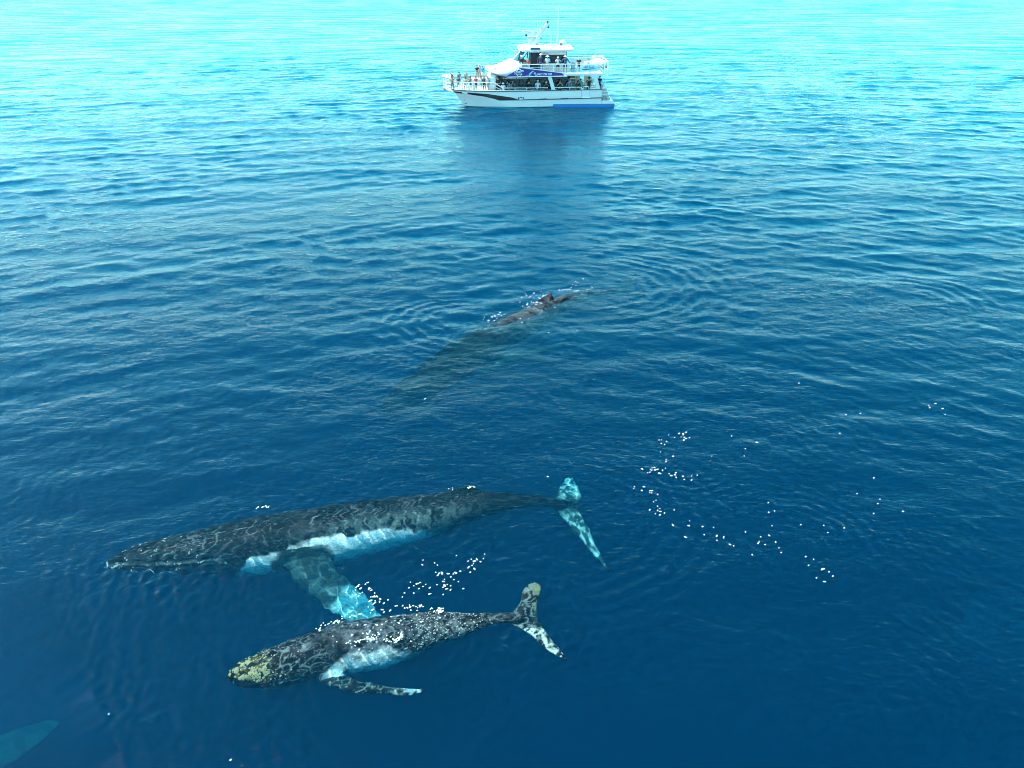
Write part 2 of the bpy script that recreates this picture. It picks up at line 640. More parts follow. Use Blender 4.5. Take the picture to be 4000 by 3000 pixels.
a_fins = [
    # near flipper, reaching down and back under the calf
    ([d(612, 1215, -1.0), d(634, 1252, -1.15), d(664, 1282, -1.3), d(705, 1314, -1.45), d(748, 1345, -1.6), d(800, 1378, -1.8)],
     [d(716, 1205, -1.0), d(742, 1244, -1.15), d(772, 1270, -1.3), d(806, 1302, -1.45), d(826, 1338, -1.6), d(832, 1370, -1.8)],
     (0.20, 0.16, 0.12, 0.09, 0.06, 0.03)),
    # near fluke
    ([d(1176, 1084, -1.35), d(1208, 1106, -1.35), d(1226, 1132, -1.35), d(1258, 1170, -1.35), d(1286, 1206, -1.50), d(1308, 1232, -1.65)],
     [d(1250, 1078, -1.35), d(1250, 1096, -1.35), d(1266, 1128, -1.35), d(1284, 1164, -1.35), d(1302, 1200, -1.50), d(1316, 1232, -1.35)],
     (0.13, 0.10, 0.07, 0.05, 0.03, 0.015)),
    # far fluke, sinking away
    ([d(1180, 1088, -1.35), d(1203, 1074, -1.40), d(1206, 1060, -1.55), d(1214, 1044, -1.70), d(1226, 1031, -1.85)],
     [d(1246, 1096, -1.35), d(1254, 1078, -1.40), d(1252, 1060, -1.55), d(1246, 1044, -1.70), d(1236, 1030, -1.85)],
     (0.12, 0.10, 0.07, 0.045, 0.02)),
    # low dorsal fin at the far edge of the back
    ([d(945, 1066, -0.42), d(978, 1057, -0.20), d(1012, 1051, -0.04)],
     [d(1060, 1068, -0.50), d(1040, 1060, -0.26), d(1020, 1052, -0.06)],
     (0.16, 0.10, 0.03)),
]
def a_shape(sp):
    sp = sp.copy()
    sp[:, 4] *= np.interp(np.linspace(0, 1, len(sp)), [0, .1, .3, .7, 1], [.95, .93, 1, 1, 1.0])
    return sp
me, co, nr, u, ang, rho = make_whale("humpback_whale", a_spine, a_fins, 0.029, shape=a_shape)
near = -np.sign(1.0)                                    # the side axis S points towards +Y or -Y: turn the angle so 0 faces the camera
sgn = np.sign(np.cross(np.diff(a_spine[:, :3], axis=0).mean(0), [0, 0, 1.0])[1])
th = ang if sgn < 0 else np.where(ang >= 0, 180 - ang, -180 - ang)
p = co
body = rho < 1.22
# relief: mouth groove, throat pleats, knuckles on the tail stock, knobs on the jaw
mouth = 33 + 12 * smooth(0.10, 0.0, u) - 30 * smooth(0.215, 0.262, u)
dm = (th - mouth) * a_spine[np.clip((u * 89).astype(int), 0, 89), 3] * math.pi / 180
in_head = smooth(0.275, 0.245, u) * body
disp = -0.055 * np.exp(-(dm / 0.05) ** 2) * in_head + 0.035 * np.exp(-((dm + 0.09) / 0.06) ** 2) * in_head
knob = smooth(0.72, 0.86, vnoise(p * 4.5, 71)) * smooth(0.22, 0.10, u) * body
disp += 0.035 * knob
pleat = smooth(12, -5, th) * smooth(0.14, 0.22, u) * smooth(0.56, 0.46, u) * body
disp += 0.014 * pleat * np.sin(th * 1.15)
knuck = smooth(0.70, 0.78, u) * smooth(1.0, 0.93, u) * np.exp(-((th - 118) / 20) ** 2)
disp += 0.03 * knuck * np.maximum(0, np.sin(u * 230)) + 0.012 * (fbm(p * 5, 5) - 0.5)
co = co + nr * disp[:, None]
# colour
base = np.full((len(co), 3), 1.0) * np.array([0.0026, 0.0031, 0.0038])
mott = fbm(p * 1.4, 21, 4)
fine = fbm(p * 7.0, 22, 3)
base = mixc(base, (0.021, 0.023, 0.025), smooth(0.40, 0.66, mott) * smooth(0.34, 0.62, fine))
flank = smooth(0.34, 0.5, u) * smooth(0.84, 0.66, u) * smooth(88, 45, th)
pat = fbm(p * np.array([6.5, 3.6, 3.6]), 33, 4)
base = mixc(base, (0.085, 0.125, 0.115), flank * smooth(0.42, 0.62, pat) * 0.9)
# pale wavy lines of rippled light painted into the skin, running round the girth
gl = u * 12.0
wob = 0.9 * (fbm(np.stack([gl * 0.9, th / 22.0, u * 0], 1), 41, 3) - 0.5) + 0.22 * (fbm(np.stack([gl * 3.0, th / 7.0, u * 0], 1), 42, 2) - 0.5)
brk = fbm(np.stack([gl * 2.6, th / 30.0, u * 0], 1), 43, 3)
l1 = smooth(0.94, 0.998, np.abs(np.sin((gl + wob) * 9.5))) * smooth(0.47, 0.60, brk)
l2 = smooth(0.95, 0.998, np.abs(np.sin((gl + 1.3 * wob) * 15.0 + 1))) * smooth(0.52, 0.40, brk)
caustic = np.maximum(l1, 0.7 * l2) * smooth(0.02, 0.06, u) * smooth(0.86, 0.70, u) * body
caustic *= 0.35 + 0.65 * smooth(0.35, 0.58, fbm(p * 1.3, 61, 2))
base = mixc(base, (0.20, 0.22, 0.21), caustic * 0.6)
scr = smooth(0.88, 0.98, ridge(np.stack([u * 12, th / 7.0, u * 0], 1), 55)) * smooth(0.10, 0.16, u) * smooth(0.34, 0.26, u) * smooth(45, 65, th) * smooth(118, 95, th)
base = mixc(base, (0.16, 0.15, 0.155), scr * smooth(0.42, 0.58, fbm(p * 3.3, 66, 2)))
lip = np.exp(-((dm + 0.07) / 0.035) ** 2) * in_head * smooth(0.25, 0.6, fbm(p * 6, 72))
base = mixc(base, (0.13, 0.145, 0.14), lip * 0.8)
base = mixc(base, (0.085, 0.10, 0.105), knob * 0.6)
base = mixc(base, (0.004, 0.005, 0.006), in_head * np.exp(-(dm / 0.05) ** 2))
jaw = smooth(0.0, -0.12, dm) * in_head
base = mixc(base, (0.008, 0.009, 0.012), jaw * 0.6 * (1 - lip) * (1 - caustic))
edge = fbm(p * np.array([3.2, 3.2, 3.2]), 81, 3) - 0.5
wtop = np.interp(u, [0.255, 0.28, 0.33, 0.40, 0.48, 0.56, 0.63, 0.70], [-20, 22, 38, 45, 48, 40, 26, -20])
white = smooth(-5, 6, wtop - th + 34 * edge) * smooth(0.252, 0.27, u + 0.05 * edge) * smooth(0.70, 0.64, u) * body
fold = fbm(np.stack([gl * 4.2 + th / 14, th / 40.0, u * 0], 1), 91, 3)
base = mixc(base, (0.86, 0.87, 0.83), white * (0.80 + 0.20 * smooth(0.35, 0.5, fold)))
fd = np.linalg.norm(co - np.array(d(655, 1232, -1.0)), axis=1)
fsk = fbm(p * 5.0, 95, 3)
root = smooth(1.05, 0.70, fd + 0.5 * edge) * (co[:, 2] < -0.45)
flip = (~body) & (u < 0.6) & (co[:, 2] < -0.45)
arm = np.maximum(root, flip.astype(float))
fw = smooth(1.05, 1.75, fd + 1.2 * edge)
base = mixc(base, (0.018, 0.034, 0.032), arm)
base = mixc(base, (0.060, 0.095, 0.090), arm * smooth(0.5, 0.62, fsk))
base = mixc(base, (0.62, 0.70, 0.68), flip * fw * (0.55 + 0.45 * smooth(0.30, 0.52, fsk)))
tail = ((u > 0.88) & (rho > 1.15)).astype(float)
fl = smooth(0.44, 0.62, fbm(warp(p, 3, 0.3, 97) * np.array([9.0, 4.0, 7.0]), 99, 4)) * smooth(1.6, 3.6, rho + edge)
base = mixc(base, (0.030, 0.055, 0.052), tail)
base = mixc(base, (0.42, 0.52, 0.49), tail * fl)
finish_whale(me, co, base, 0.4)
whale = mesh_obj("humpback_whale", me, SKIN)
tag(whale, "large dark humpback whale with white belly lying beside its smaller calf", "whale")


def add_barnacles(parent, co, nr, weight, count, smin, smax, mat, name, seed):
    """Small ribbed cones of barnacle shell sitting on the skin, thickest where weight is high."""
    g = np.random.default_rng(seed)
    w = np.maximum(weight, 0)
    pick = g.choice(len(co), size=count, replace=False, p=w / w.sum())
    k = 7
    V, F = [], []
    for i in pick:
        n_ = Vector(nr[i]).normalized()
        t_ = n_.orthogonal().normalized()
        b_ = n_.cross(t_)
        s = g.uniform(smin, smax)
        c = Vector(co[i]) - n_ * s * 0.2
        o = len(V)
        for (r, h) in ((1.0, 0.0), (0.62, 0.75), (0.34, 0.62)):
            for j in range(k):
                a_ = 2 * math.pi * j / k
                rr = s * r * (1 + 0.18 * (j % 2))
                V.append(c + t_ * (math.cos(a_) * rr) + b_ * (math.sin(a_) * rr) + n_ * (h * s))
        for q_ in (0, k):
            for j in range(k):
                F.append((o + q_ + j, o + q_ + (j + 1) % k, o + q_ + k + (j + 1) % k, o + q_ + k + j))
        F.append(tuple(range(o + 2 * k, o + 3 * k)))
    me = bpy.data.meshes.new(name)
    me.from_pydata([tuple(v) for v in V], [], F)
    o = mesh_obj(name, me, mat, parent)
    o["kind"] = "stuff"
    return o


SHELL = paint("barnacle_shell", (0.50, 0.50, 0.44), 0.8, var=0.5, scale=9)
YELLOW = paint("yellow_barnacle_crust", (0.42, 0.40, 0.20), 0.8, var=0.6, scale=7)
def vn(me):
    n = np.empty(len(me.vertices) * 3, np.float32)
    me.vertices.foreach_get("normal", n)
    return n.reshape(-1, 3).astype(float)
add_barnacles(whale, co, vn(me), (knob * 2 + lip + 0.03 * smooth(0.2, 0.05, u)) * body, 150, 0.012, 0.028, SHELL, "barnacles", 3)

# --- its calf in front
C_OUT = [(893, 2628, 2650), (904, 2612, 2664), (930, 2590, 2676), (975, 2564, 2685), (1030, 2542, 2690), (1085, 2521, 2687), (1166, 2486, 2668), (1248, 2458, 2650),
         (1329, 2430, 2638), (1410, 2415, 2627), (1492, 2403, 2611), (1573, 2395, 2582), (1640, 2391, 2552), (1717, 2388, 2514), (1790, 2391, 2496),
         (1843, 2394, 2471), (1898, 2394, 2450), (1950, 2393, 2438), (1995, 2391, 2434), (2040, 2396, 2436)]
c_spine = px_spine(C_OUT, (-0.22, -0.06, -0.02, -0.02, -0.02, -0.03, -0.06), 90)
s_ = lambda x, y, z: tuple(at(x, y, z))
c_fins = [
    ([s_(1215, 2640, -0.62), s_(1268, 2668, -0.65), s_(1309, 2688, -0.65), s_(1390, 2710, -0.66), s_(1492, 2710, -0.66), s_(1593, 2720, -0.62), s_(1660, 2702, -0.55)],
     [s_(1330, 2612, -0.60), s_(1345, 2634, -0.62), s_(1368, 2648, -0.62), s_(1408, 2658, -0.62), s_(1470, 2672, -0.62), s_(1560, 2686, -0.60), s_(1655, 2690, -0.55)],
     (0.10, 0.085, 0.075, 0.06, 0.05, 0.035, 0.015)),
    ([s_(1960, 2420, -0.32), s_(2012, 2444, -0.30), s_(2055, 2470, -0.26), s_(2100, 2506, -0.22), s_(2150, 2546, -0.2), s_(2214, 2584, -0.2)],
     [s_(2100, 2410, -0.32), s_(2103, 2428, -0.30), s_(2122, 2454, -0.26), s_(2150, 2492, -0.22), s_(2182, 2530, -0.2), s_(2218, 2578, -0.2)],
     (0.09, 0.075, 0.055, 0.04, 0.025, 0.01)),
    ([s_(1960, 2410, -0.32), s_(2004, 2386, -0.28), s_(2030, 2350, -0.22), s_(2036, 2318, -0.16), s_(2052, 2290, -0.12), s_(2084, 2272, -0.10)],
     [s_(2104, 2424, -0.32), s_(2098, 2392, -0.28), s_(2100, 2355, -0.22), s_(2108, 2322, -0.16), s_(2114, 2296, -0.12), s_(2108, 2280, -0.10)],
     (0.09, 0.075, 0.055, 0.04, 0.03, 0.012)),
    ([s_(1600, 2402, -0.14), s_(1680, 2391, -0.03), s_(1716, 2386, 0.03)],
     [s_(1780, 2404, -0.16), s_(1745, 2393, -0.05), s_(1724, 2387, 0.02)],
     (0.11, 0.07, 0.02)),
]
me, co, nr, u, ang, rho = make_whale("humpback_calf", c_spine, c_fins, 0.022)
sgn = np.sign(np.cross(np.diff(c_spine[:, :3], axis=0).mean(0), [0, 0, 1.0])[1])
th = ang if sgn < 0 else np.where(ang >= 0, 180 - ang, -180 - ang)
p = co
body = rho < 1.25
cr = c_spine[np.clip((u * 89).astype(int), 0, 89), 3]
mouth = 12 + 10 * smooth(0.10, 0.0, u) - 26 * smooth(0.18, 0.25, u)
dm = (th - mouth) * cr * math.pi / 180
in_head = smooth(0.27, 0.23, u) * body
knob = smooth(0.60, 0.80, vnoise(p * 8.5, 171)) * smooth(0.30, 0.05, u) * body
rough_ = fbm(p * 9, 105, 3) - 0.5
disp = (-0.03 * np.exp(-(dm / 0.035) ** 2) * in_head + 0.030 * knob + 0.028 * rough_
        + 0.02 * smooth(0.55, 0.68, u) * smooth(1, 0.8, u) * (fbm(p * 6, 108) - 0.5) * 2)
co = co + nr * disp[:, None]
base = np.full((len(co), 3), 1.0) * np.array([0.0034, 0.0041, 0.0050])
mott = fbm(p * 3.0, 121, 4)
base = mixc(base, (0.030, 0.033, 0.034), smooth(0.42, 0.65, mott) * smooth(0.32, 0.6, fbm(p * 11, 122)))
mid = smooth(0.28, 0.42, u) * smooth(0.82, 0.60, u) * body
base = mixc(base, (0.10, 0.11, 0.115), mid * smooth(0.40, 0.58, fbm(p * 2.2, 131, 3)) * smooth(0.36, 0.6, fbm(p * 9, 132)) * smooth(-20, 25, th))
# loose pale web of rippled light painted into the skin colour
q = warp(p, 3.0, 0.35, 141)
light_net = np.maximum(smooth(0.90, 0.985, ridge(q * 5.5, 142)), smooth(0.92, 0.99, ridge(q * 10, 143)))
base = mixc(base, (0.24, 0.29, 0.28), light_net * body * smooth(0.05, 0.15, u) * smooth(0.25, 0.55, fbm(p * 1.6, 145)) * 0.6)
speck = smooth(0.76, 0.88, vnoise(p * 15, 151)) * mid * smooth(0.35, 0.6, fbm(p * 2.6, 152))
base = mixc(base, (0.62, 0.62, 0.60), speck * 0.9)
edge = fbm(p * 4.5, 181, 3) - 0.5
wtop = np.interp(u, [0.26, 0.30, 0.37, 0.45, 0.54, 0.60, 0.66], [-30, 20, 36, 44, 36, 14, -30])
white = smooth(-14, 14, wtop - th + 46 * edge) * smooth(0.26, 0.31, u + 0.05 * edge) * smooth(0.66, 0.58, u) * body
base = mixc(base, (0.66, 0.70, 0.67), white * (0.25 + 0.75 * smooth(0.30, 0.52, fbm(p * 7, 191))))
tailm = smooth(0.58, 0.68, u) * smooth(0.93, 0.80, u) * body
base = mixc(base, (0.16, 0.19, 0.17), tailm * smooth(0.52, 0.64, fbm(p * 12, 195, 2)) * smooth(100, 30, th))
yel = smooth(0.17, 0.05, u + 0.10 * (fbm(p * 5, 202) - 0.5)) * smooth(0.40, 0.56, fbm(p * 12, 201, 3)) * smooth(-2, 14, th - mouth) * smooth(150, 95, th) * body
base = mixc(base, (0.20, 0.185, 0.065), yel * 0.6)
fluke = (u > 0.88) & (rho > 1.2)
rim = np.maximum(smooth(0.84, 0.97, ridge(warp(p, 4, 0.25, 213) * 6.5, 212)), smooth(0.52, 0.66, fbm(p * np.array([9, 6, 8]), 211, 3)))
notch = np.array(s_(2103, 2428, -0.3))
back = smooth(-0.30, 0.0, co[:, 0] - notch[0] - 0.45 * np.abs(co[:, 1] - notch[1]) * (co[:, 1] < notch[1]))
base[fluke] = mixc(mixc(base, (0.20, 0.26, 0.235), rim * 0.75), (0.17, 0.18, 0.08), back * rim * 0.8)[fluke]
lowf = fluke & (co[:, 1] < notch[1] - 0.25)
lead_w = smooth(0.1, -0.12, co[:, 0] - notch[0] - 0.62 * (notch[1] - co[:, 1]))
base[lowf] = mixc(base, (0.50, 0.57, 0.55), lead_w * smooth(0.46, 0.60, fbm(warp(p, 5, .2, 220) * 11, 221, 3)))[lowf]
flip = (~body) & (u < 0.62) & (co[:, 2] < -0.35)
tipf = np.array(s_(1650, 2698, -0.55))
ft = smooth(0.85, 0.2, np.linalg.norm(co - tipf, axis=1) + 0.5 * edge)
base[flip] = mixc(mixc(base, (0.20, 0.24, 0.21), light_net), (0.45, 0.52, 0.50), ft * smooth(0.42, 0.58, fbm(p * 11, 231)))[flip]
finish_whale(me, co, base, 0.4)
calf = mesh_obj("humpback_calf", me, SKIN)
tag(calf, "smaller mottled humpback calf with yellow crusted snout swimming in front of the large whale", "whale")
nr2 = vn(me)
add_barnacles(calf, co, nr2, yel * (0.2 + smooth(0.45, 0.6, fbm(p * 5, 241))), 430, 0.008, 0.024, YELLOW, "yellow_barnacles", 4)
add_barnacles(calf, co, nr2, (speck + 0.4 * tailm * smooth(-10, 20, th) + 0.05 * smooth(0.3, 0.1, u)) * (nr2[:, 2] > 0), 420, 0.008, 0.022, SHELL, "barnacles", 5)

# --- the third whale, half submerged further out
T_ROWS = [(1500, 1612, 10, -2.1), (1524, 1592, 40, -2.0), (1575, 1556, 64, -1.80), (1640, 1508, 80, -1.55), (1740, 1438, 92, -1.30), (1850, 1366, 94, -1.10), (1960, 1300, 88, -0.92),
          (2060, 1246, 76, -0.70), (2150, 1200, 58, -0.54), (2230, 1168, 42, -0.46), (2310, 1146, 27, -0.60), (2390, 1136, 19, -1.3), (2460, 1136, 15, -2.0)]
rows = []
for px, py, hw, z in T_ROWS:
    c = at(px, py, z)
    r = hw * (c - Vector((0, 0, CAM_H))).length / FPX / 1.03
    rows.append((c.x, c.y, min(z, 0.06 - r) if px > 1900 else z, r, r))
t_spine = catmull(rows, 80)
t_fins = [
    ([s_(1800, 1440, -1.45), s_(1880, 1440, -1.55), s_(1990, 1412, -1.5), s_(2120, 1372, -1.55), s_(2236, 1336, -1.6)],
     [s_(1860, 1380, -1.5), s_(1910, 1392, -1.55), s_(2000, 1378, -1.5), s_(2120, 1350, -1.55), s_(2230, 1330, -1.6)],
     (0.16, 0.13, 0.10, 0.07, 0.03)),
    ([s_(1700, 1400, -1.5), s_(1665, 1415, -1.5), s_(1640, 1440, -1.6), s_(1640, 1455, -1.6)],
     [s_(1780, 1380, -1.5), s_(1725, 1402, -1.5), s_(1690, 1432, -1.6), s_(1672, 1450, -1.6)],
     (0.14, 0.10, 0.07, 0.03)),
    ([s_(2400, 1132, -2.15), s_(2436, 1150, -2.20), s_(2480, 1176, -2.25), s_(2540, 1190, -2.40)],
     [s_(2490, 1134, -2.20), s_(2500, 1142, -2.20), s_(2530, 1162, -2.30), s_(2556, 1184, -2.40)],
     (0.10, 0.08, 0.05, 0.02)),
    ([s_(2400, 1132, -2.15), s_(2410, 1112, -2.15), s_(2420, 1094, -2.20), s_(2450, 1076, -2.25)],
     [s_(2490, 1136, -2.20), s_(2488, 1118, -2.20), s_(2480, 1096, -2.20), s_(2466, 1078, -2.25)],
     (0.10, 0.08, 0.05, 0.02)),
    ([s_(2062, 1190, -0.15), s_(2112, 1165, 0.14), s_(2140, 1146, 0.30), s_(2150, 1138, 0.40)],
     [s_(2210, 1178, -0.20), s_(2166, 1166, 0.10), s_(2160, 1152, 0.26), s_(2157, 1140, 0.38)],
     (0.20, 0.12, 0.07, 0.03)),
]
me, co, nr, u, ang, rho = make_whale("humpback_whale", t_spine, t_fins, 0.045)
p = co
body = rho < 1.25
co = co + nr * (0.03 * (fbm(p * 4, 305, 3) - 0.5))[:, None]
base = np.full((len(co), 3), 1.0) * np.array([0.0030, 0.0034, 0.0040])
base = mixc(base, (0.013, 0.0135, 0.015), smooth(0.40, 0.65, fbm(p * 2.4, 321, 4)) * 0.8)
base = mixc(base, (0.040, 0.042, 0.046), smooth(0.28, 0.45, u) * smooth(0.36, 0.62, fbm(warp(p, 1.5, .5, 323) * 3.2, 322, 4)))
base = mixc(base, (0.16, 0.165, 0.18), smooth(0.92, 0.985, ridge(warp(p, 2, .4, 330) * 4, 331)) * smooth(0.45, 0.6, u) * 0.6)
pale = smooth(0.34, 0.55, fbm(p * 3.5, 341, 3))
fpt = np.array(s_(1880, 1425, -1.5))
nearf = smooth(0.9, 0.35, np.linalg.norm(co - fpt, axis=1))
base[~body] = mixc(mixc(base, (0.045, 0.07, 0.065), pale), (0.60, 0.66, 0.64), pale * nearf)[~body]
dors = (~body) & (co[:, 2] > -0.1)
base[dors] = np.array([0.030, 0.030, 0.034]) * (0.6 + 0.8 * fbm(p * 6, 351))[dors][:, None]
base *= (0.28 + 0.72 * smooth(0.25, 0.52, u) + 2.0 * (pale * nearf * ~body))[:, None].clip(0, 1)  # sunken front painted darker in place of the light lost under water
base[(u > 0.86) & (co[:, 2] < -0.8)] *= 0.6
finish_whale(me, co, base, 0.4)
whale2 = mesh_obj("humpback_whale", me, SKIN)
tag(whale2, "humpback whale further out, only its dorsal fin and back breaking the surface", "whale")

for o_ in (whale, calf, whale2, *whale.children, *calf.children):
    o_.cycles.is_caustics_receiver = True

# a fourth animal, deep under the near corner: only its pale flipper reaches into view
whale3 = whale.copy()
COL.objects.link(whale3)
ft_, tg_ = Vector(d(800, 1325, -1.55)), at(120, 2920, -11.5)
whale3.scale = (1.3, -1.3, 1.3)
whale3.rotation_euler = (0, 0, R(8))
_m = Matrix.Rotation(R(8), 3, 'Z') @ Matrix.Diagonal((1.3, -1.3, 1.3))
whale3.location = tg_ - _m @ ft_
tag(whale3, "deep whale of which only a pale blurred flipper shows, in the bottom left corner", "whale")

# ------------------------------------------------------------------ the tour boat
W1, W2 = at(1816, 421), at(2400, 417)                    # near waterline, bow and stern
b_ax = (W2 - W1).normalized()
b_rot = math.atan2(b_ax.y, b_ax.x)
HB = 2.95                                                # half beam
b_org = W1 + (W2 - W1) * 0.44 + Vector((-b_ax.y, b_ax.x, 0)) * HB
BM = Matrix.Translation(b_org) @ Matrix.Rotation(b_rot, 4, 'Z')
BMI = BM.inverted()
boat = empty("tour_boat", b_org, b_rot)
tag(boat, "white two-deck catamaran tour boat with navy side banner and black swoosh, passengers at its rails", "boat")


def bp(px, py, y=-HB):
    """Boat coordinates (x towards the stern, z up) of a point at depth y across the boat."""
    o = BMI @ Vector((0, 0, CAM_H))
    q = at(px, py, -0.0) if py > -140 else None
    dvec = (BMI @ q) - o
    t = (y - o.y) / dvec.y
    p_ = o + dvec * t
    return p_.x, p_.z


def bx_(px, y=-HB):
    return bp(px, 350, y)[0]


def part(name, bm, mat, parent=None, smooth_=False, bevel=0.0):
    bmesh.ops.recalc_face_normals(bm, faces=bm.faces)
    if bevel:
        bmesh.ops.bevel(bm, geom=[e for e in bm.edges if len(e.link_faces) == 2 and e.calc_face_angle(0) > 0.5], offset=bevel, segments=2, affect='EDGES', clamp_overlap=True)
    me = bpy.data.meshes.new(name)
    bm.to_mesh(me)
    bm.free()
    if smooth_:
        me.polygons.foreach_set("use_smooth", np.ones(len(me.polygons), dtype=bool))
    return mesh_obj(name, me, mat, parent or boat)


def box(bm, x0, x1, y0, y1, z0, z1):
    m = bmesh.ops.create_cube(bm, size=1)["verts"]
    for v in m:
        v.co = Vector(((x0 + x1) / 2 + v.co.x * (x1 - x0), (y0 + y1) / 2 + v.co.y * (y1 - y0), (z0 + z1) / 2 + v.co.z * (z1 - z0)))


def prism(bm, pts, y0, y1):
    """pts: (x, z) outline, extruded across the boat from y0 to y1."""
    a = [bm.verts.new((x, y0, z)) for x, z in pts]
    b = [bm.verts.new((x, y1, z)) for x, z in pts]
    n = len(pts)
    bm.faces.new(a)
    bm.faces.new(b[::-1])
    for i in range(n):
        bm.faces.new((a[i], b[i], b[(i + 1) % n], a[(i + 1) % n]))


def pprism(bm, px, y0, y1):
    prism(bm, [bp(x, y, y0) for x, y in px], y0, y1)


def tube(bm, pts, r, k=7):
    P = [Vector(p) for p in pts]
    ring = []
    for i, p_ in enumerate(P):
        t = (P[min(i + 1, len(P) - 1)] - P[max(i - 1, 0)]).normalized()
        a = t.orthogonal().normalized()
        b = t.cross(a)
        ring.append([bm.verts.new(p_ + (a * math.cos(2 * math.pi * j / k) + b * math.sin(2 * math.pi * j / k)) * r) for j in range(k)])
    for i in range(len(P) - 1):
        # match the rings so the tube does not twist
        off = min(range(k), key=lambda s_: (ring[i][0].co - P[i] - (ring[i + 1][s_].co - P[i + 1])).length)
        ring[i + 1] = ring[i + 1][off:] + ring[i + 1][:off]
        for j in range(k):
            bm.faces.new((ring[i][j], ring[i][(j + 1) % k], ring[i + 1][(j + 1) % k], ring[i + 1][j]))
    bm.faces.new(ring[0][::-1])
    bm.faces.new(ring[-1])


WHITE = paint("white_gelcoat", (0.52, 0.53, 0.53), 0.35, var=0.05, scale=1.2)
RAILW = paint("white_rail", (0.66, 0.66, 0.65), 0.35, var=0.03)
DECK = paint("pale_deck", (0.42, 0.42, 0.41), 0.7, var=0.10, scale=3)
BLACK = paint("black_vinyl", (0.012, 0.012, 0.016), 0.35)
GUNW = paint("dark_gunwale", (0.02, 0.045, 0.055), 0.5)
NAVY = paint("navy_banner", (0.010, 0.012, 0.16), 0.4, var=0.10, scale=1.0)
NAVY2 = paint("navy_fascia", (0.010, 0.020, 0.075), 0.4)
BOOT = paint("blue_antifoul", (0.008, 0.12, 0.33), 0.6, var=0.2, scale=2)
GLASSD = paint("tinted_glass", (0.010, 0.012, 0.018), 0.08, spec=0.6)
INTER = paint("dark_interior", (0.018, 0.018, 0.022), 0.7)
BEIGE = paint("beige_stairs", (0.42, 0.38, 0.22), 0.7)
GREY = paint("grey_fitting", (0.30, 0.31, 0.32), 0.5)
TAN = paint("tan_board", (0.45, 0.32, 0.14), 0.6)
PRINT = paint("white_print", (0.80, 0.82, 0.84), 0.5, var=0.02)
PALEB = paint("pale_blue_print", (0.25, 0.50, 0.70), 0.5)
SIGNB = paint("pale_blue_board", (0.36, 0.58, 0.66), 0.45)
GREEN = paint("green_print", (0.02, 0.42, 0.20), 0.5)
INK = paint("dark_blue_ink", (0.006, 0.05, 0.10), 0.5)
RUST = paint("red_brown_case", (0.25, 0.09, 0.06), 0.6)

XS = bx_(2352)                                           # transom
Z_SH = bp(2050, 353)[1]                                  # sheer height
def bow_x(z):
    zz = [-0.8] + [bp(x, y)[1] for x, y in ((1818, 421), (1801, 400), (1776, 367), (1762, 353))] + [2.6]
    xx = [bx_(1836)] + [bp(x, y)[0] for x, y in ((1818, 421), (1801, 400), (1776, 367), (1762, 353))] + [bx_(1757)]
    return np.interp(z, zz, xx)
def sheer(s):
    return Z_SH + 0.05 * (1 - s) ** 2
def hull_y(x, z, side=-1):
    b = bow_x(z)
    s = np.clip((x - b) / (XS - b), 0, 1)
    zz = np.clip(z / Z_SH, -0.5, 1)
    full = 0.16 + 0.20 * (1 - zz)
    w = np.sin(np.clip(s / full, 0, 1) * math.pi / 2) ** 0.75
    w = w * (0.86 + 0.14 * np.clip(zz + 0.35, 0, 1)) 
    return side * (HB - 0.85 + 0.85 * w)
HC = HB - 0.85
for side in (-1, 1):
    ns, nz = 64, 22
    P = np.zeros((ns, 2 * nz, 3))
    for i in range(ns):
        s = (i / (ns - 1)) ** 1.5
        zs = np.linspace(-0.8, sheer(s) - 0.05, nz)
        for j, z in enumerate(zs):
            b = bow_x(z)
            x = b + s * (XS - b)
            yo = hull_y(x, z, side)
            P[i, j] = (x, yo, z)
            P[i, 2 * nz - 1 - j] = (x, 2 * side * HC - yo, z)
    bm = bmesh.new()
    add_loft(bm, P)
    part("hull", bm, WHITE, smooth_=False)


def hull_decal(name, top, bot, mat, n=60, off=0.010, parent=None, side=-1):
    """A strip lying on the hull side: (px, py) curves for its upper and lower edge."""
    T, B_ = [bp(*q) for q in top], [bp(*q) for q in bot]
    tx, tz = [q[0] for q in T], [q[1] for q in T]
    bx2, bz = [q[0] for q in B_], [q[1] for q in B_]
    f = np.linspace(0, 1, n)
    bm = bmesh.new()
    rows = []
    for k in f:
        xt, xb = tx[0] + k * (tx[-1] - tx[0]), bx2[0] + k * (bx2[-1] - bx2[0])
        zt, zb = np.interp(xt, tx, tz), np.interp(xb, bx2, bz)
        row = []
        for m_ in np.linspace(0, 1, 5):
            x, z = xt + (xb - xt) * m_, zt + (zb - zt) * m_
            row.append((x, float(hull_y(x, z, side)), z))
        rows.append(row)
    rings = []
    for row in rows:
        o = [(x, y + side * off, z) for x, y, z in row]
        i_ = [(x, y - side * 0.02, z) for x, y, z in row[::-1]]
        rings.append(o + i_)
    add_loft(bm, np.array(rings))
    return part(name, bm, mat, parent)


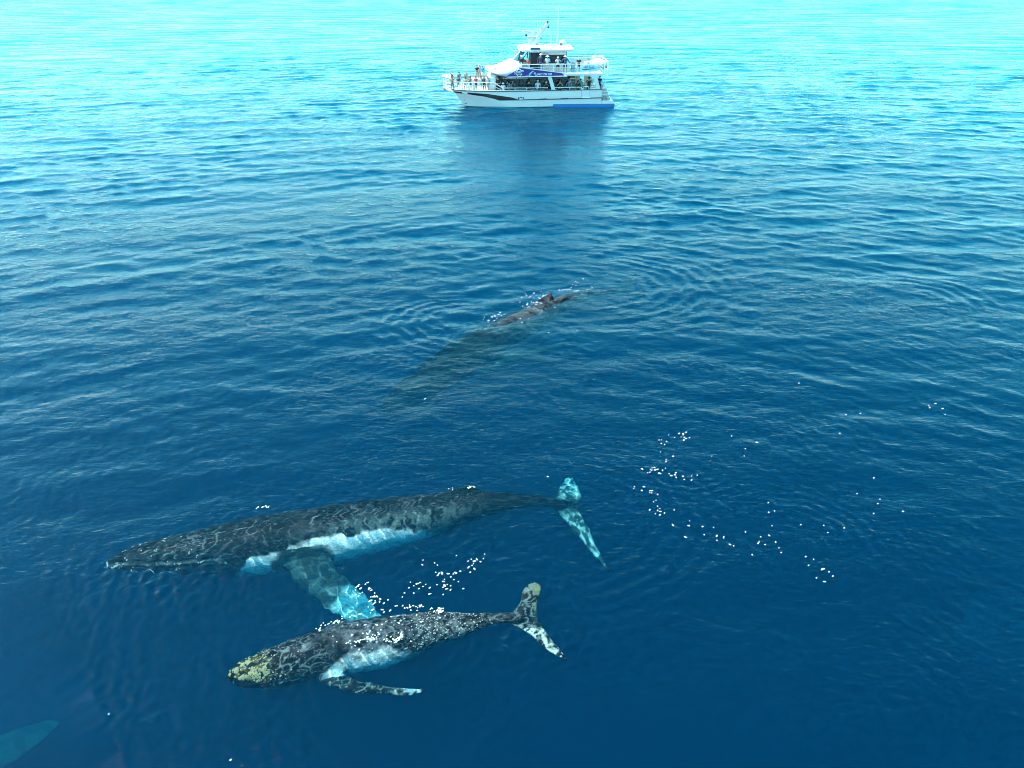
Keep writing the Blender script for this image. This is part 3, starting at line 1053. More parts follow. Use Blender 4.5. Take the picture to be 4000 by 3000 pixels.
hull_decal("swoosh", [(1769, 361), (1825, 363), (1900, 366), (1960, 375), (2000, 381), (2026, 389)],
           [(1779, 367), (1830, 369.5), (1890, 377), (1930, 386), (1951, 393), (2026, 392)], BLACK, n=90, off=0.022)
hull_decal("rub_rail", [(2022, 388.8), (2200, 384.5), (2352, 380)], [(2022, 392), (2200, 388.2), (2352, 383.5)], GUNW, off=0.05)
hull_decal("gunwale", [(1761, 352.5), (1940, 356), (2040, 354.5), (2352, 348)], [(1763, 355), (1940, 359), (2040, 357.5), (2352, 350.4)], GUNW, off=0.06)
hull_decal("waterline_stripe", [(1817, 418.5), (2000, 419), (2170, 415.5)], [(1821, 427), (2000, 427), (2170, 426)], GUNW, off=0.012)
em = hull_decal("emblem_plate", [(2024, 379.5), (2046, 379)], [(2024, 389), (2046, 388.5)], GUNW, n=4, off=0.03)
for a_ in ([(2028, 381), (2034, 386)], [(2042, 381), (2037, 386)], [(2026.5, 387.4), (2044.5, 387)]):
    bm = bmesh.new()
    tube(bm, [(bp(x, y)[0], -HB - 0.04, bp(x, y)[1]) for x, y in a_], 0.03)
    part("emblem_stroke", bm, PRINT, em)
for a_, b_ in ((2105, 2135), (2190, 2219)):
    hull_decal("side_vent", [(a_, 386 - (a_ - 2100) * .025), (b_, 385 - (b_ - 2100) * .025)], [(a_, 390 - (a_ - 2100) * .025), (b_, 389.3 - (b_ - 2100) * .025)], GUNW, n=4, off=0.07)
hd = hull_decal("hull_door", [(2274, 352.5), (2303, 352)], [(2274, 378), (2303, 377.5)], WHITE, n=4, off=0.016)
hull_decal("door_sill", [(2274, 379.2), (2304, 378.7)], [(2274, 382.3), (2304, 381.8)], PRINT, n=4, off=0.08, parent=hd)
for x_ in (2272.6, 2304.4):
    hull_decal("door_joint", [(x_ - .5, 352), (x_ + .5, 352)], [(x_ - .5, 379), (x_ + .5, 379)], GUNW, n=2, off=0.006, parent=hd)
for x_, y0_, y1_ in ((2104, 397, 415), (2262, 399, 402)):
    hull_decal("hull_seam", [(x_, y0_), (x_ + 1.2, y0_)], [(x_, y1_), (x_ + 1.2, y1_)], GREY, n=2, off=0.006)
fit = hull_decal("bow_fairlead", [(1803, 361.5), (1826, 363)], [(1805, 366.5), (1826, 368.5)], PRINT, n=4, off=0.045)
hull_decal("draught_marks", [(1815, 407.2), (1823.5, 407.6)], [(1815, 409.6), (1823.5, 410)], GUNW, n=3, off=0.012)
hull_decal("draught_marks", [(1813, 391.8), (1814.6, 391.8)], [(1813, 395.5), (1814.6, 395.5)], GUNW, n=2, off=0.012)

# stern: blue sponsons, swim platforms, steps
for side in (-1, 1):
    y0, y1 = sorted((side * (HB + 0.10), side * (HB - 1.70)))
    bm = bmesh.new()
    xa, xb = bx_(2161), bx_(2404)
    z1 = bp(2200, 407, -HB - .1)[1]
    prism(bm, [(xa, -0.6), (xb, -0.6), (xb, z1), (xa + 0.05, z1)], y0, y1)
    part("sponson", bm, BOOT, bevel=0.04)
    bm = bmesh.new()
    zt = bp(2380, 404, -HB - .1)[1]
    prism(bm, [(bx_(2338), z1 + .003), (bx_(2405), z1 + .003), (bx_(2405), zt + 0.06), (bx_(2396), zt + 0.28), (XS + .01, zt + 0.28), (XS + .01, zt)], y0, y1)
    part("swim_platform", bm, WHITE, bevel=0.03)
zt = bp(2380, 404, -HB - .1)[1] + 0.28
st = [(2386, 2350, 0), (2381, 2350, 1), (2376, 2350, 2), (2371, 2350, 3)]
zs0, zs1 = zt, bp(2360, 350)[1] + 0.10
for i, (xe, x0_, k) in enumerate(st):
    za = zs0 + (zs1 - zs0) * k / 4
    zb = zs0 + (zs1 - zs0) * (k + 1) / 4
    bm = bmesh.new()
    box(bm, XS + .005, bx_(xe), -HB + 0.12, -HB + 1.5, za + .002, zb - 0.06)
    part("stern_riser", bm, GREY)  # shade on the risers put in as a grey colour
    bm = bmesh.new()
    box(bm, XS + .005, bx_(xe + 2), -HB + 0.08, -HB + 1.5, zb - 0.06, zb)
    part("stern_step", bm, WHITE)
bm = bmesh.new()
prism(bm, [(XS + .01, zs1), (bx_(2357), zs1 + 0.38), (bx_(2372), zs1 + 0.003), (bx_(2372), zs1)], -HB + 0.02, -HB + 1.5)
part("stern_fairing", bm, WHITE)
bm = bmesh.new()
c_ = bp(2361, 387, -HB + .05)
tube(bm, [(c_[0] + 0.20 * math.cos(a_), -HB - 0.02, c_[1] + 0.26 * math.sin(a_)) for a_ in np.linspace(0, 6.28, 15)], 0.05)
part("mooring_rope", bm, paint("rope", (0.16, 0.15, 0.14), 0.9, var=0.5, scale=30))

# decks
XB = bow_x(Z_SH)
Z_SD = Z_SH - 0.72                                       # sunken side and aft deck
X_FD = bx_(1932)                                         # foredeck ends here
bm = bmesh.new()
side_x = np.linspace(XB + 0.05, X_FD, 10)
side_y = [abs(float(hull_y(x, Z_SH - .1, -1))) - 0.06 for x in side_x]
pl = [(x, -y) for x, y in zip(side_x[::-1], side_y[::-1])] + [(XB - 0.45, -1.2), (XB - 0.75, -0.5), (XB - 0.75, 0.5), (XB - 0.45, 1.2)] + [(x, y) for x, y in zip(side_x, side_y)]
lo = [bm.verts.new((x, y, Z_SH - 0.20)) for x, y in pl]
hi = [bm.verts.new((x, y, Z_SH - 0.03)) for x, y in pl]
bm.faces.new(lo[::-1])
bm.faces.new(hi)
for i in range(len(pl)):
    bm.faces.new((lo[i], lo[(i + 1) % len(pl)], hi[(i + 1) % len(pl)], hi[i]))
part("foredeck", bm, DECK)
bm = bmesh.new()
box(bm, bx_(1925), XS - .02, -HB + 0.30, HB - 0.30, 0.55, Z_SD)
box(bm, XB + 2.2, bx_(1925) - .004, -HB + 0.9, HB - 0.9, 0.75, Z_SD)
part("main_deck", bm, DECK)
for side in (-1, 1):                                     # bulwark standing round the sunken deck
    bm = bmesh.new()
    y0, y1 = sorted((side * (HB - 0.03), side * (HB - 0.13)))
    box(bm, X_FD, XS - .01, y0, y1, Z_SD, Z_SH)
    part("bulwark", bm, WHITE)
bm = bmesh.new()
box(bm, bx_(1945), XS - .015, -HB + .30, -HB + .131, Z_SD - .15, Z_SD + .002)
box(bm, bx_(1945), XS - .015, HB - .131, HB - .30, Z_SD - .15, Z_SD + .002)
part("side_deck", bm, DECK)

# bow rails, pulpit, locker
ZR = bp(1850, 323, -HB + .1)[1]
def rail_path(side):
    f = lambda x: side * (abs(float(hull_y(x, Z_SH, -1))) - 0.10)
    xs = np.linspace(XB + 0.10, bx_(1929), 14)
    return [(x, f(x), Z_SH) for x in xs]
for side in (-1, 1):
    bm = bmesh.new()
    base_ = rail_path(side)
    for h, r in ((ZR - Z_SH, 0.030), ((ZR - Z_SH) * .62, 0.018), ((ZR - Z_SH) * .30, 0.018)):
        tube(bm, [(x, y, z + h) for x, y, z in base_], r)
    tops = base_[-1]
    if side < 0:
        tube(bm, [(tops[0], tops[1], ZR), (bx_(1963), tops[1], bp(1963, 344)[1]), (bx_(1966), tops[1], Z_SH)], 0.045)
        tube(bm, [(bx_(1936), tops[1], bp(1936, 341)[1]), (bx_(1955), tops[1], bp(1955, 350)[1]), (bx_(1957), tops[1], Z_SH)], 0.03)
    for x in np.linspace(XB + 0.12, bx_(1929), 7):
        y = side * (abs(float(hull_y(x, Z_SH, -1))) - 0.10)
        tube(bm, [(x, y, Z_SH - .03), (x, y, ZR)], 0.024)
    part("bow_rail", bm, RAILW)
for px_ in (1806, 1852):                                 # broad white stanchion panels
    bm = bmesh.new()
    x = bx_(px_)
    y = -(abs(float(hull_y(x, Z_SH, -1))) - 0.16)
    box(bm, x - .085, x + .085, y - .03, y + .03, Z_SH - .03, ZR - .04)
    part("stanchion_panel", bm, RAILW)
bm = bmesh.new()
xp = XB - 0.70
for h in (1.05, 0.55, 0.2):
    tube(bm, [(XB + .10, -2.0, Z_SH + h), (xp, -0.75, Z_SH + h), (xp - .25, 0, Z_SH + h), (xp, 0.75, Z_SH + h), (XB + .10, 2.0, Z_SH + h)], 0.042 if h > 1 else .03)
for y in (-0.75, 0.75):
    tube(bm, [(xp + .05, y, Z_SH - .1), (xp, y, Z_SH + 1.05)], 0.035)
tube(bm, [(xp - .2, 0, Z_SH - .1), (xp - .25, 0, Z_SH + 1.05)], 0.035)
part("pulpit", bm, RAILW)
bm = bmesh.new()
box(bm, xp - .32, xp + .6, -0.8, 0.8, Z_SH + .98, Z_SH + 1.10)
part("pulpit_seat", bm, WHITE, bevel=0.03)
bm = bmesh.new()
prism(bm, [(xp - .30, Z_SH - .16), (xp + .7, Z_SH - .32), (xp + .9, Z_SH - .02), (xp - .30, Z_SH - .02)], -0.45, 0.45)
pr = part("bowsprit", bm, WHITE, bevel=0.03)
bm = bmesh.new()
tube(bm, [(xp + .45, 0, Z_SH - .30), (xp + .05, 0, Z_SH - .30), (xp - .18, -.12, Z_SH - .22)], 0.05)
tube(bm, [(xp + .0, -.25, Z_SH - .34), (xp + .05, 0, Z_SH - .30), (xp + .0, .25, Z_SH - .34)], 0.045)
part("anchor", bm, GUNW)
bm = bmesh.new()
Z_LK = Z_SH + 0.62
box(bm, bx_(1838, 0), bx_(1925, 0), 0.55, 2.2, Z_SH - .025, Z_LK)
part("deck_locker", bm, WHITE, bevel=0.05)
bm = bmesh.new()
box(bm, XB + 1.9, bx_(1928), HB - .20, HB - .14, Z_SH - .02, Z_SH + 0.86)
part("bow_screen", bm, WHITE)

# lower cabin
Y_C = -1.95
Z_UD = bp(2270, 287)[1]                                  # upper deck floor
X_C0, X_C1 = bx_(1950, Y_C), bx_(2221, Y_C)
bm = bmesh.new()
prism(bm, [(bx_(1899, -2.5), Z_SH - .02), (bx_(1946, -2.5), Z_SH - .02), (bx_(1946, -2.5), Z_UD - 0.22), (bx_(1910, -2.5), Z_UD - 0.22)], -2.5, 2.5)
part("cabin_front", bm, WHITE, bevel=0.25)
bm = bmesh.new()
box(bm, bx_(1946, -2.5), X_C1, Y_C + .06, -Y_C - .06, Z_SD + .003, Z_UD - 0.22)
part("cabin", bm, INTER)
for sgn in (-1, 1):
    ya, yb = sorted((sgn * -Y_C, sgn * (-Y_C - .06)))
    bm = bmesh.new()
    box(bm, bx_(1948, Y_C), X_C1, ya, yb, Z_SD + .004, Z_SD + 0.62)
    part("cabin_sill", bm, NAVY2)
zw0, zw1 = Z_SD + 0.64, bp(2000, 309, Y_C)[1]
edges = [1952, 1990, 2030, 2068, 2106, 2144, 2184, 2220]
for sgn in (-1, 1):
    for i in range(len(edges) - 1):
        xa, xb = bx_(edges[i], Y_C) + .03, bx_(edges[i + 1], Y_C) - .03
        ya, yb = sorted((sgn * -Y_C, sgn * (-Y_C - .04)))
        bm = bmesh.new()
        sl = 0.30 if i == 0 else 0.0
        prism(bm, [(xa, zw0), (xb, zw0), (xb, zw1), (xa + sl, zw1)], ya, yb)
        part("window", bm, GLASSD)
    ya, yb = sorted((sgn * (-Y_C + .10), sgn * (-Y_C - .02)))
    bm = bmesh.new()
    prism(bm, [(bx_(1950, Y_C), zw1 + .01), (bx_(2216, Y_C), zw1 + .01), (bx_(2216, Y_C), Z_UD - .225), (bx_(1958, Y_C), Z_UD - .225)], ya, yb)
    fas = part("fascia_band", bm, NAVY2)
    if sgn < 0:
        fascia = fas


def text(name, body, px, y, h, mat, parent, w=None, shear=0.0, dz=0.0, depth=0.012):
    """Flat lettering standing on a panel; px: left foot of the line in the photograph."""
    cu = bpy.data.curves.new(name, 'FONT')
    cu.body = body
    cu.size = 1.0
    cu.shear = shear
    cu.extrude = 0.0
    cu.resolution_u = 2
    tmp = bpy.data.objects.new("text_blank", cu)
    COL.objects.link(tmp)
    me = bpy.data.meshes.new_from_object(tmp.evaluated_get(bpy.context.evaluated_depsgraph_get()))
    bpy.data.objects.remove(tmp)
    v = np.empty(len(me.vertices) * 3, np.float32)
    me.vertices.foreach_get("co", v)
    v = v.reshape(-1, 3)
    sy = h / 0.70
    sx = sy if w is None else w / max(v[:, 0].max(), 1e-6)
    x0, z0 = bp(px[0], px[1], y)
    out = np.stack([x0 + v[:, 0] * sx, np.full(len(v), y), z0 + v[:, 1] * sy + dz * v[:, 0] * sx], 1)
    me.vertices.foreach_set("co", out.reshape(-1).astype(np.float32))
    me.update()
    bm = bmesh.new()
    bm.from_mesh(me)
    r = bmesh.ops.extrude_face_region(bm, geom=list(bm.faces))
    for g in r["geom"]:
        if isinstance(g, bmesh.types.BMVert):
            g.co.y -= depth
    me.name = name
    bm.to_mesh(me)
    bm.free()
    return tag(mesh_obj(name, me, mat, parent), kind="stuff")


text("lettering", "Available for Functions", (1964, 308.4), Y_C - .103, 0.17, PRINT, fascia, w=bx_(2060, Y_C) - bx_(1964, Y_C), shear=0.2)

# upper deck, nose, banner
Z_UB = Z_UD - 0.22
bm = bmesh.new()
box(bm, bx_(2034), bx_(2352), -HB, HB, Z_UB, Z_UD)
part("upper_deck", bm, WHITE, bevel=0.02)
ns = 22
rings = []
x0, x1 = bx_(1897, -1.0), bx_(2040)
sil = [bp(x, y, 0.0) for x, y in ((1886, 297), (1896, 285), (1912, 271), (1953, 250), (1989, 233), (2046, 224))]
for i in range(ns):
    f = i / (ns - 1)
    x = x0 + (x1 - x0) * (f ** 1.4)
    b = (HB + 0.0) * min(1.0, math.sqrt(max(0.0, 1 - (1 - min(1, (0.02 + f) / 0.62)) ** 2)))
    b = max(b, 0.9)
    zt = np.interp(x, [q[0] for q in sil], [q[1] for q in sil])
    zb = np.interp(x, [bx_(1900), bx_(1925), bx_(1950), bx_(1978), bx_(2040)], [Z_UB + .42, Z_UB + .28, Z_UB + .06, Z_UB - .04, Z_UB - .04])
    zs = np.interp(x, [bx_(1900), bx_(1970), bx_(2030)], [zb + .12, Z_UD + 0.12, bp(2030, 264)[1]])
    zt = zb + .16 + max(zt - zb - .16, 0) * min(1.0, math.sqrt(f / .16 + .02))
    zs = min(max(zs, zb + .08), zt - 0.05)
    row = [(-b, zb), (-b, zs), (-b * .93, zs + (zt - zs) * .28), (-b * .72, zs + (zt - zs) * .74), (-b * .40, zs + (zt - zs) * .96), (0, zt)]
    row = row + [(-y, z) for y, z in row[:-1][::-1]] + [(b * .5, zb + .02), (-b * .5, zb + .02)]
    rings.append([(x, y, z) for y, z in row])
bm = bmesh.new()
add_loft(bm, np.array(rings))
nose = part("coach_roof", bm, WHITE, smooth_=True)
bm = bmesh.new()
pprism(bm, [(2026, 262), (2040, 262.5), (2206, 285.5), (2216, 290), (2216, 300), (2026, 300.6)], -HB - .02, -HB + .06)
part("upper_bulwark", bm, WHITE)
bm = bmesh.new()
prism(bm, [(x, z) for x, z in (bp(2030, 262, -HB), bp(2206, 285.5, -HB), bp(2216, 300, -HB), bp(2030, 300, -HB))], HB - .06, HB + .02)
part("upper_bulwark", bm, WHITE)
YB = -HB - .075
bm = bmesh.new()
pprism(bm, [(1977, 299.3), (2032, 266.2), (2037, 266), (2196, 286.3), (2204, 295.4), (2060, 298.2), (1992, 299.8)], YB, -HB - .022)
banner = part("banner", bm, NAVY)
bm = bmesh.new()
pprism(bm, [(1988, 300), (2060, 298.6), (2212, 295.8), (2212, 297.9), (2060, 301), (1990, 302.4), (1975, 300.4)], YB - .02, -HB - .03)
part("banner_trim", bm, PRINT)
text("lettering", "0417 794 008", (2097.5, 294.8), YB - .003, 0.205, PRINT, banner, w=bx_(2155) - bx_(2098), shear=0.25, dz=0.012)
lg = text("lettering", "WHALE COAST", (2010, 289.2), YB - .05, 0.23, NAVY2, banner, w=bx_(2044.5) - bx_(2010.5), dz=0.055)
bm = bmesh.new()
pprism(bm, [(2008.5, 281.2), (2044.5, 274), (2046, 280), (2010, 290.5)], YB - .045, YB - .002)
part("logo_plate", bm, paint("logo_pink_white", (0.62, 0.56, 0.74), 0.5, var=0.04), banner)
c_ = bp(2028, 284.5, YB)
bm = bmesh.new()
tube(bm, [(c_[0] + 0.28 * math.cos(a_), YB - .012, c_[1] + 0.34 * math.sin(a_)) for a_ in np.linspace(0, 2 * math.pi, 26)], 0.026, 5)
part("logo_ring", bm, PRINT, banner)
text("lettering", "CRUISES", (2016.5, 294.2), YB - .042, 0.13, PRINT, banner, w=bx_(2040) - bx_(2016.5), dz=0.06)
bm = bmesh.new()
pprism(bm, [(2065, 297.2), (2066.5, 291), (2071, 284), (2078, 279.2), (2086, 276), (2087, 276.8), (2081, 281), (2075, 287), (2070, 293), (2068, 297.2)], YB - .02, YB - .001)
part("whale_mark", bm, PALEB, banner)
for a_ in ((2056, 2058.2, 294.6), (2060, 2061.6, 292.6), (2063, 2064, 294.8), (2072, 2074, 294), (2075.5, 2077, 292.5)):
    bm = bmesh.new()
    pprism(bm, [(a_[0], 297.4), ((a_[0] + a_[1]) / 2, a_[2]), (a_[1], 297.4)], YB - .018, YB - .001)
    part("splash_mark", bm, PALEB, banner)
bm = bmesh.new()
q = [bp(x, y, YB) for x, y in ((2088, 283.5), (2092, 285), (2095.5, 294.5), (2091.5, 294), (2087.6, 286), (2085, 286.5))]
tube(bm, [(x, YB - .01, z) for x, z in q], 0.022, 5)
part("phone_mark", bm, PRINT, banner)
# green leaf mark on the nose
dgb = bpy.context.evaluated_depsgraph_get()
bvh = BVHTree.FromObject(nose, dgb)
def on_nose(px, py):
    o = BMI @ Vector((0, 0, CAM_H))
    dvec = ((BMI @ at(px, py)) - o).normalized()
    hit = bvh.ray_cast(o, dvec)
    return hit[0] + hit[1] * (0.012 if hit[1].dot(dvec) < 0 else -0.012) if hit[0] else None
for poly in ([(1930, 268), (1934, 264.6), (1937.5, 266), (1937, 272)], [(1924.5, 267.5), (1927, 270), (1938, 276), (1939, 278.5), (1935, 277.5), (1926, 271.5)]):
    vs = [on_nose(*q) for q in poly]
    if all(v is not None for v in vs):
        bm = bmesh.new()
        c = sum(vs, Vector()) / len(vs)
        o = BMI @ Vector((0, 0, CAM_H))
        n_ = (o - c).normalized() * 0.03
        fr_ = [bm.verts.new(v + n_) for v in vs]
        bk_ = [bm.verts.new(v - n_) for v in vs]
        bm.faces.new(fr_)
        bm.faces.new(bk_[::-1])
        for i in range(len(vs)):
            bm.faces.new((fr_[i], fr_[(i + 1) % len(vs)], bk_[(i + 1) % len(vs)], bk_[i]))
        part("leaf_mark", bm, GREEN, nose)

# slanted pillars between the decks, near and far side
for pts in ([(2139, 299), (2154, 299), (2170, 351), (2155, 351)], [(2316, 295), (2331, 295), (2346, 350), (2330, 350)]):
    prof = [bp(x, y, -HB - .01) for x, y in pts]
    for y0, y1 in ((-HB - .01, -HB + .10), (HB - .10, HB + .01)):
        bm = bmesh.new()
        prism(bm, prof, y0, y1)
        part("deck_pillar", bm, WHITE)
# low rail along the side deck
bm = bmesh.new()
ZL = bp(2100, 343.5)[1]
yl = -HB + .06
tube(bm, [(bx_(1968), yl, Z_SH), (bx_(1970), yl, ZL), (bx_(2140), yl, ZL)], 0.032)
tube(bm, [(bx_(2168), yl, ZL + .02), (bx_(2268), yl, ZL + .04), (bx_(2272), yl, ZL - .02), (bx_(2273), yl, Z_SH)], 0.034)
for px_ in (2012, 2056, 2098, 2226):
    tube(bm, [(bx_(px_), yl, Z_SH - .02), (bx_(px_), yl, ZL)], 0.028)
for a_, b_ in ((2276, 2302), (2306, 2330)):
    tube(bm, [(bx_(a_), yl, Z_SH), (bx_(a_ + 2), yl, ZL), (bx_(a_ + 5), yl, ZL + .1), (bx_(b_ - 5), yl, ZL + .1), (bx_(b_ - 2), yl, ZL), (bx_(b_), yl, Z_SH)], 0.034)
part("side_rail", bm, RAILW)

# aft deck: stairs up, bulkheads
zf = Z_SD
bm = bmesh.new()
box(bm, bx_(2250, -.4), bx_(2264, -.4), -0.6, 0.9, zf + .002, Z_UB)
part("aft_bulkhead", bm, WHITE)
bm = bmesh.new()
box(bm, bx_(2284, 0.5), bx_(2300, 0.5), 0.4, 1.7, zf + .002, Z_UB)
part("aft_bulkhead", bm, paint("cream_panel", (0.55, 0.55, 0.45), 0.6))
bm = bmesh.new()
box(bm, bx_(2226, Y_C), bx_(2228, Y_C), -1.3, 1.9, zf + .002, Z_UB)
part("cabin_back", bm, INTER)
n_st = 8
for i in range(n_st):
    bm = bmesh.new()
    y0 = -1.1 + 0.24 * i
    z1 = zf + (Z_UD - zf) * (i + 1) / n_st
    box(bm, bx_(2231, -1), bx_(2249, -1), y0, y0 + 0.30, zf + (Z_UD - zf) * i / n_st + .01, z1 - .02)
    part("stair_tread", bm, BEIGE)

# upper deck rails
bm = bmesh.new()
ya = -HB + .10
zr = [bp(2019, 252.5, ya)[1], bp(2200, 250.5, ya)[1]]
ZUR = (zr[0] + zr[1]) / 2
xr0, xr1 = bx_(2020, ya), bx_(2350, ya)
for h, r in ((ZUR, 0.030), (Z_UD + (ZUR - Z_UD) * .68, 0.017), (Z_UD + (ZUR - Z_UD) * .38, 0.013)):
    tube(bm, [(xr0 + (0.0 if h == ZUR else .4), ya, h), (xr1, ya, h), (xr1, -ya, h), (xr0 + 2, -ya, h)], r)
for px_ in (2020, 2066, 2113, 2160, 2206, 2252, 2300, 2350):
    for s in (1, -1):
        if s < 0 and px_ < 2060:
            continue
        x = bx_(px_, ya) if px_ < 2350 else xr1
        tube(bm, [(x, s * ya, Z_UD - .02), (x, s * ya, ZUR)], 0.028)
part("upper_rail", bm, RAILW)

# wheelhouse
YW = -1.62
zk = bp(2150, 247.5, YW)[1]                              # window sill
zh = bp(2150, 213.5, YW)[1]                              # window head
zr0 = bp(2150, 201.5, YW)[1]                             # under the roof
xw0, xw1 = bx_(2030, YW), bx_(2224, YW)
for sgn in (-1, 1):
    ya, yb = sorted((sgn * -YW, sgn * (-YW - .08)))
    bm = bmesh.new()
    if sgn < 0:
        box(bm, bx_(2108, YW), xw1, ya, yb, Z_UD, zk)
        box(bm, xw0 - .35, bx_(2069, YW), ya, yb, Z_UD, bp(2040, 244, YW)[1])
    else:
        box(bm, xw0 - .35, xw1, ya, yb, Z_UD, zk)
    part("wheelhouse_wall", bm, WHITE)
    bm = bmesh.new()
    box(bm, bx_(2110, YW), bx_(2207, YW), ya - .012, yb + .012, zh, zr0 + .3)
    hd_ = part("header_panel", bm, WHITE)
    if sgn < 0:
        header = hd_
    ed = [2108, 2141, 2174, 2208]
    for i in range(3):
        bm = bmesh.new()
        box(bm, bx_(ed[i], YW) + .02, bx_(ed[i + 1], YW) - .02, ya + .01, yb - .01, zk + .003, zh - .003)
        part("window", bm, GLASSD)
    for a_, b_ in (((2068, 203), (2068, 246)), ((2036, 200), (2041, 246)), ((2062, 203), (2040, 232)), ((2107, 203), (2107, 247))):
        p_, q_ = bp(*a_, YW), bp(*b_, YW)
        bm = bmesh.new()
        tube(bm, [(p_[0], sgn * (-YW - .04), p_[1]), (q_[0], sgn * (-YW - .04), q_[1])], 0.065, 4)
        part("window_frame", bm, NAVY2)
text("lettering", "441018", (2122, 211.6), YW - .014, 0.17, INK, header, w=bx_(2140.5, YW) - bx_(2122, YW))
bm = bmesh.new()
box(bm, bx_(2076, YW), bx_(2210, YW), YW + .25, -YW - .25, Z_UD + .002, zr0)
part("wheelhouse_cabin", bm, INTER)
# raked windscreen, three panes across, with frame
wb = [bp(1990, 236, -0.2), bp(2029, 197, -0.2)]
tilt_b, tilt_t = Vector((wb[0][0] + .05, 0, wb[0][1] - .10)), Vector((wb[1][0] + .12, 0, wb[1][1] + .04))
wn_ = [(-1.62, -0.80), (-0.80, 0.80), (0.80, 1.62)]
for ya, yb in wn_:
    bm = bmesh.new()
    sweep = lambda y: 0.42 * (abs(y) / 1.62) ** 2
    a = [tilt_b + Vector((sweep(ya), ya + .03, -.10 * abs(ya))), tilt_b + Vector((sweep(yb), yb - .03, -.10 * abs(yb))),
         tilt_t + Vector((sweep(yb), yb * .92 - .03, 0)), tilt_t + Vector((sweep(ya), ya * .92 + .03, 0))]
    n_ = (a[1] - a[0]).cross(a[3] - a[0]).normalized() * 0.03
    f_, k_ = [bm.verts.new(v + n_) for v in a], [bm.verts.new(v - n_) for v in a]
    bm.faces.new(f_)
    bm.faces.new(k_[::-1])
    for i in range(4):
        bm.faces.new((f_[i], f_[(i + 1) % 4], k_[(i + 1) % 4], k_[i]))
    part("windscreen", bm, paint("blue_glass", (0.015, 0.07, 0.16), 0.12, spec=0.7))
bm = bmesh.new()
for y in (-1.62, -0.8, 0.8, 1.62):
    s_w = 0.42 * (abs(y) / 1.62) ** 2
    tube(bm, [tilt_b + Vector((s_w - .02, y, -.10 * abs(y))), tilt_t + Vector((s_w - .02, y * .92, 0))], 0.045, 5)
tube(bm, [tilt_b + Vector((0.42 * (abs(y) / 1.62) ** 2 - .02, y, -.10 * abs(y))) for y in np.linspace(-1.62, 1.62, 9)], 0.05, 5)
part("windscreen_frame", bm, NAVY2)
# near corner window between windscreen and side frame
bm = bmesh.new()
q = [bp(x, y, YW + .02) for x, y in ((2019, 247), (2031, 199), (2036, 201), (2036, 246))]
prism(bm, q, YW, YW + .03)
part("corner_window", bm, paint("blue_glass", (0.015, 0.07, 0.16), 0.12))
# roof
YR = -1.95
rings = []
rx = [2022, 2026, 2032, 2042, 2056, 2074, 2100, 2150, 2200, 2228, 2238, 2243]
lowy = [189, 196, 199.5, 202, 203.5, 204, 203.5, 202, 201, 200.5, 199.5, 197]
bw = [0.25, 1.0, 1.35, 1.68, 1.85, 1.92, 1.95, 1.95, 1.95, 1.93, 1.86, 1.65]
tp = [0.06, 0.30, 0.44, 0.52, 0.56, 0.58, 0.56, 0.50, 0.46, 0.42, 0.36, 0.20]
for px_, ly, b, t_ in zip(rx, lowy, bw, tp):
    x, zb = bp(px_, ly, -b)
    row = [(-b, zb), (-b - .03, zb + t_ * .30), (-b * .97, zb + t_ * .62), (-b * .80, zb + t_ * .86), (-b * .45, zb + t_ * .98), (0, zb + t_)]
    row = row + [(-y, z) for y, z in row[:-1][::-1]] + [(b * .5, zb + .01), (-b * .5, zb + .01)]
    rings.append([(x, y, z) for y, z in row])
bm = bmesh.new()
add_loft(bm, np.array(rings))
roof = part("wheelhouse_roof", bm, WHITE, smooth_=False, bevel=0.0)
zrt = rings[6][5][2]
bm = bmesh.new()
pprism(bm, [(2072.5, 187), (2109, 186.5), (2109, 194.3), (2072.5, 194.3)], YR - .05, YR + .15)
part("roof_vent", bm, INK)
bm = bmesh.new()
pprism(bm, [(2072, 195), (2106, 194.6), (2107, 204.8), (2070, 204.8)], YR - .06, YR + .10)
pl_ = part("name_board", bm, WHITE)
bm = bmesh.new()
pprism(bm, [(2084, 197.8), (2098, 197.6), (2098, 201.2), (2084, 201.4)], YR - .07, YR - .055)
part("name_plate", bm, GREY, pl_)

def roof_z(px, yy):
    xs = [r_[5][0] for r_ in rings]
    return float(np.interp(bx_(px, yy), xs, [r_[5][2] for r_ in rings])) - 0.10 * (abs(yy) / 1.9) ** 2

# mast, radar, aerials on the roof
bm = bmesh.new()
prism(bm, [(bp(x, y, 0)) for x, y in ((2064, 177), (2060, 143), (2104, 140), (2100, 177))], -0.42, 0.42)
part("mast_base", bm, WHITE, bevel=0.05)
for y0 in (-0.62, 0.45):
    bm = bmesh.new()
    prism(bm, [bp(x, y, 0) for x, y in ((2066, 181), (2084, 181), (2143, 96), (2134, 90))], y0, y0 + .17)
    part("mast_leg", bm, WHITE)
bm = bmesh.new()
prism(bm, [bp(x, y, 0) for x, y in ((2110, 112), (2112, 100), (2117, 100), (2119, 116))], -0.6, -0.35)
box(bm, bp(2132, 93, 0)[0], bp(2142, 93, 0)[0], -.55, .55, bp(2136, 97, 0)[1], bp(2136, 92, 0)[1])
part("mast_arm", bm, WHITE)
for px_, py_ in ((2139.5, 88), (2141.5, 102.5)):
    x, z = bp(px_, py_, 0)
    bm = bmesh.new()
    for h0, h1, r in ((-.17, -.11, .125), (-.11, .11, .095), (.11, .17, .125)):
        tube(bm, [(x, 0, z + h0), (x, 0, z + h1)], r, 10)
    part("mast_light", bm, INK)
bm = bmesh.new()
x, z = bp(2055.5, 138, -.2)
tube(bm, [(x - .1, -.2, z), (x + .1, -.2, z)], .11, 10)
tube(bm, [(x + .08, -.2, z), (x + .08, -.2, z - .12)], .04, 6)
part("searchlight", bm, INK)
bm = bmesh.new()
x, z = bp(2113.5, 148, -.45)
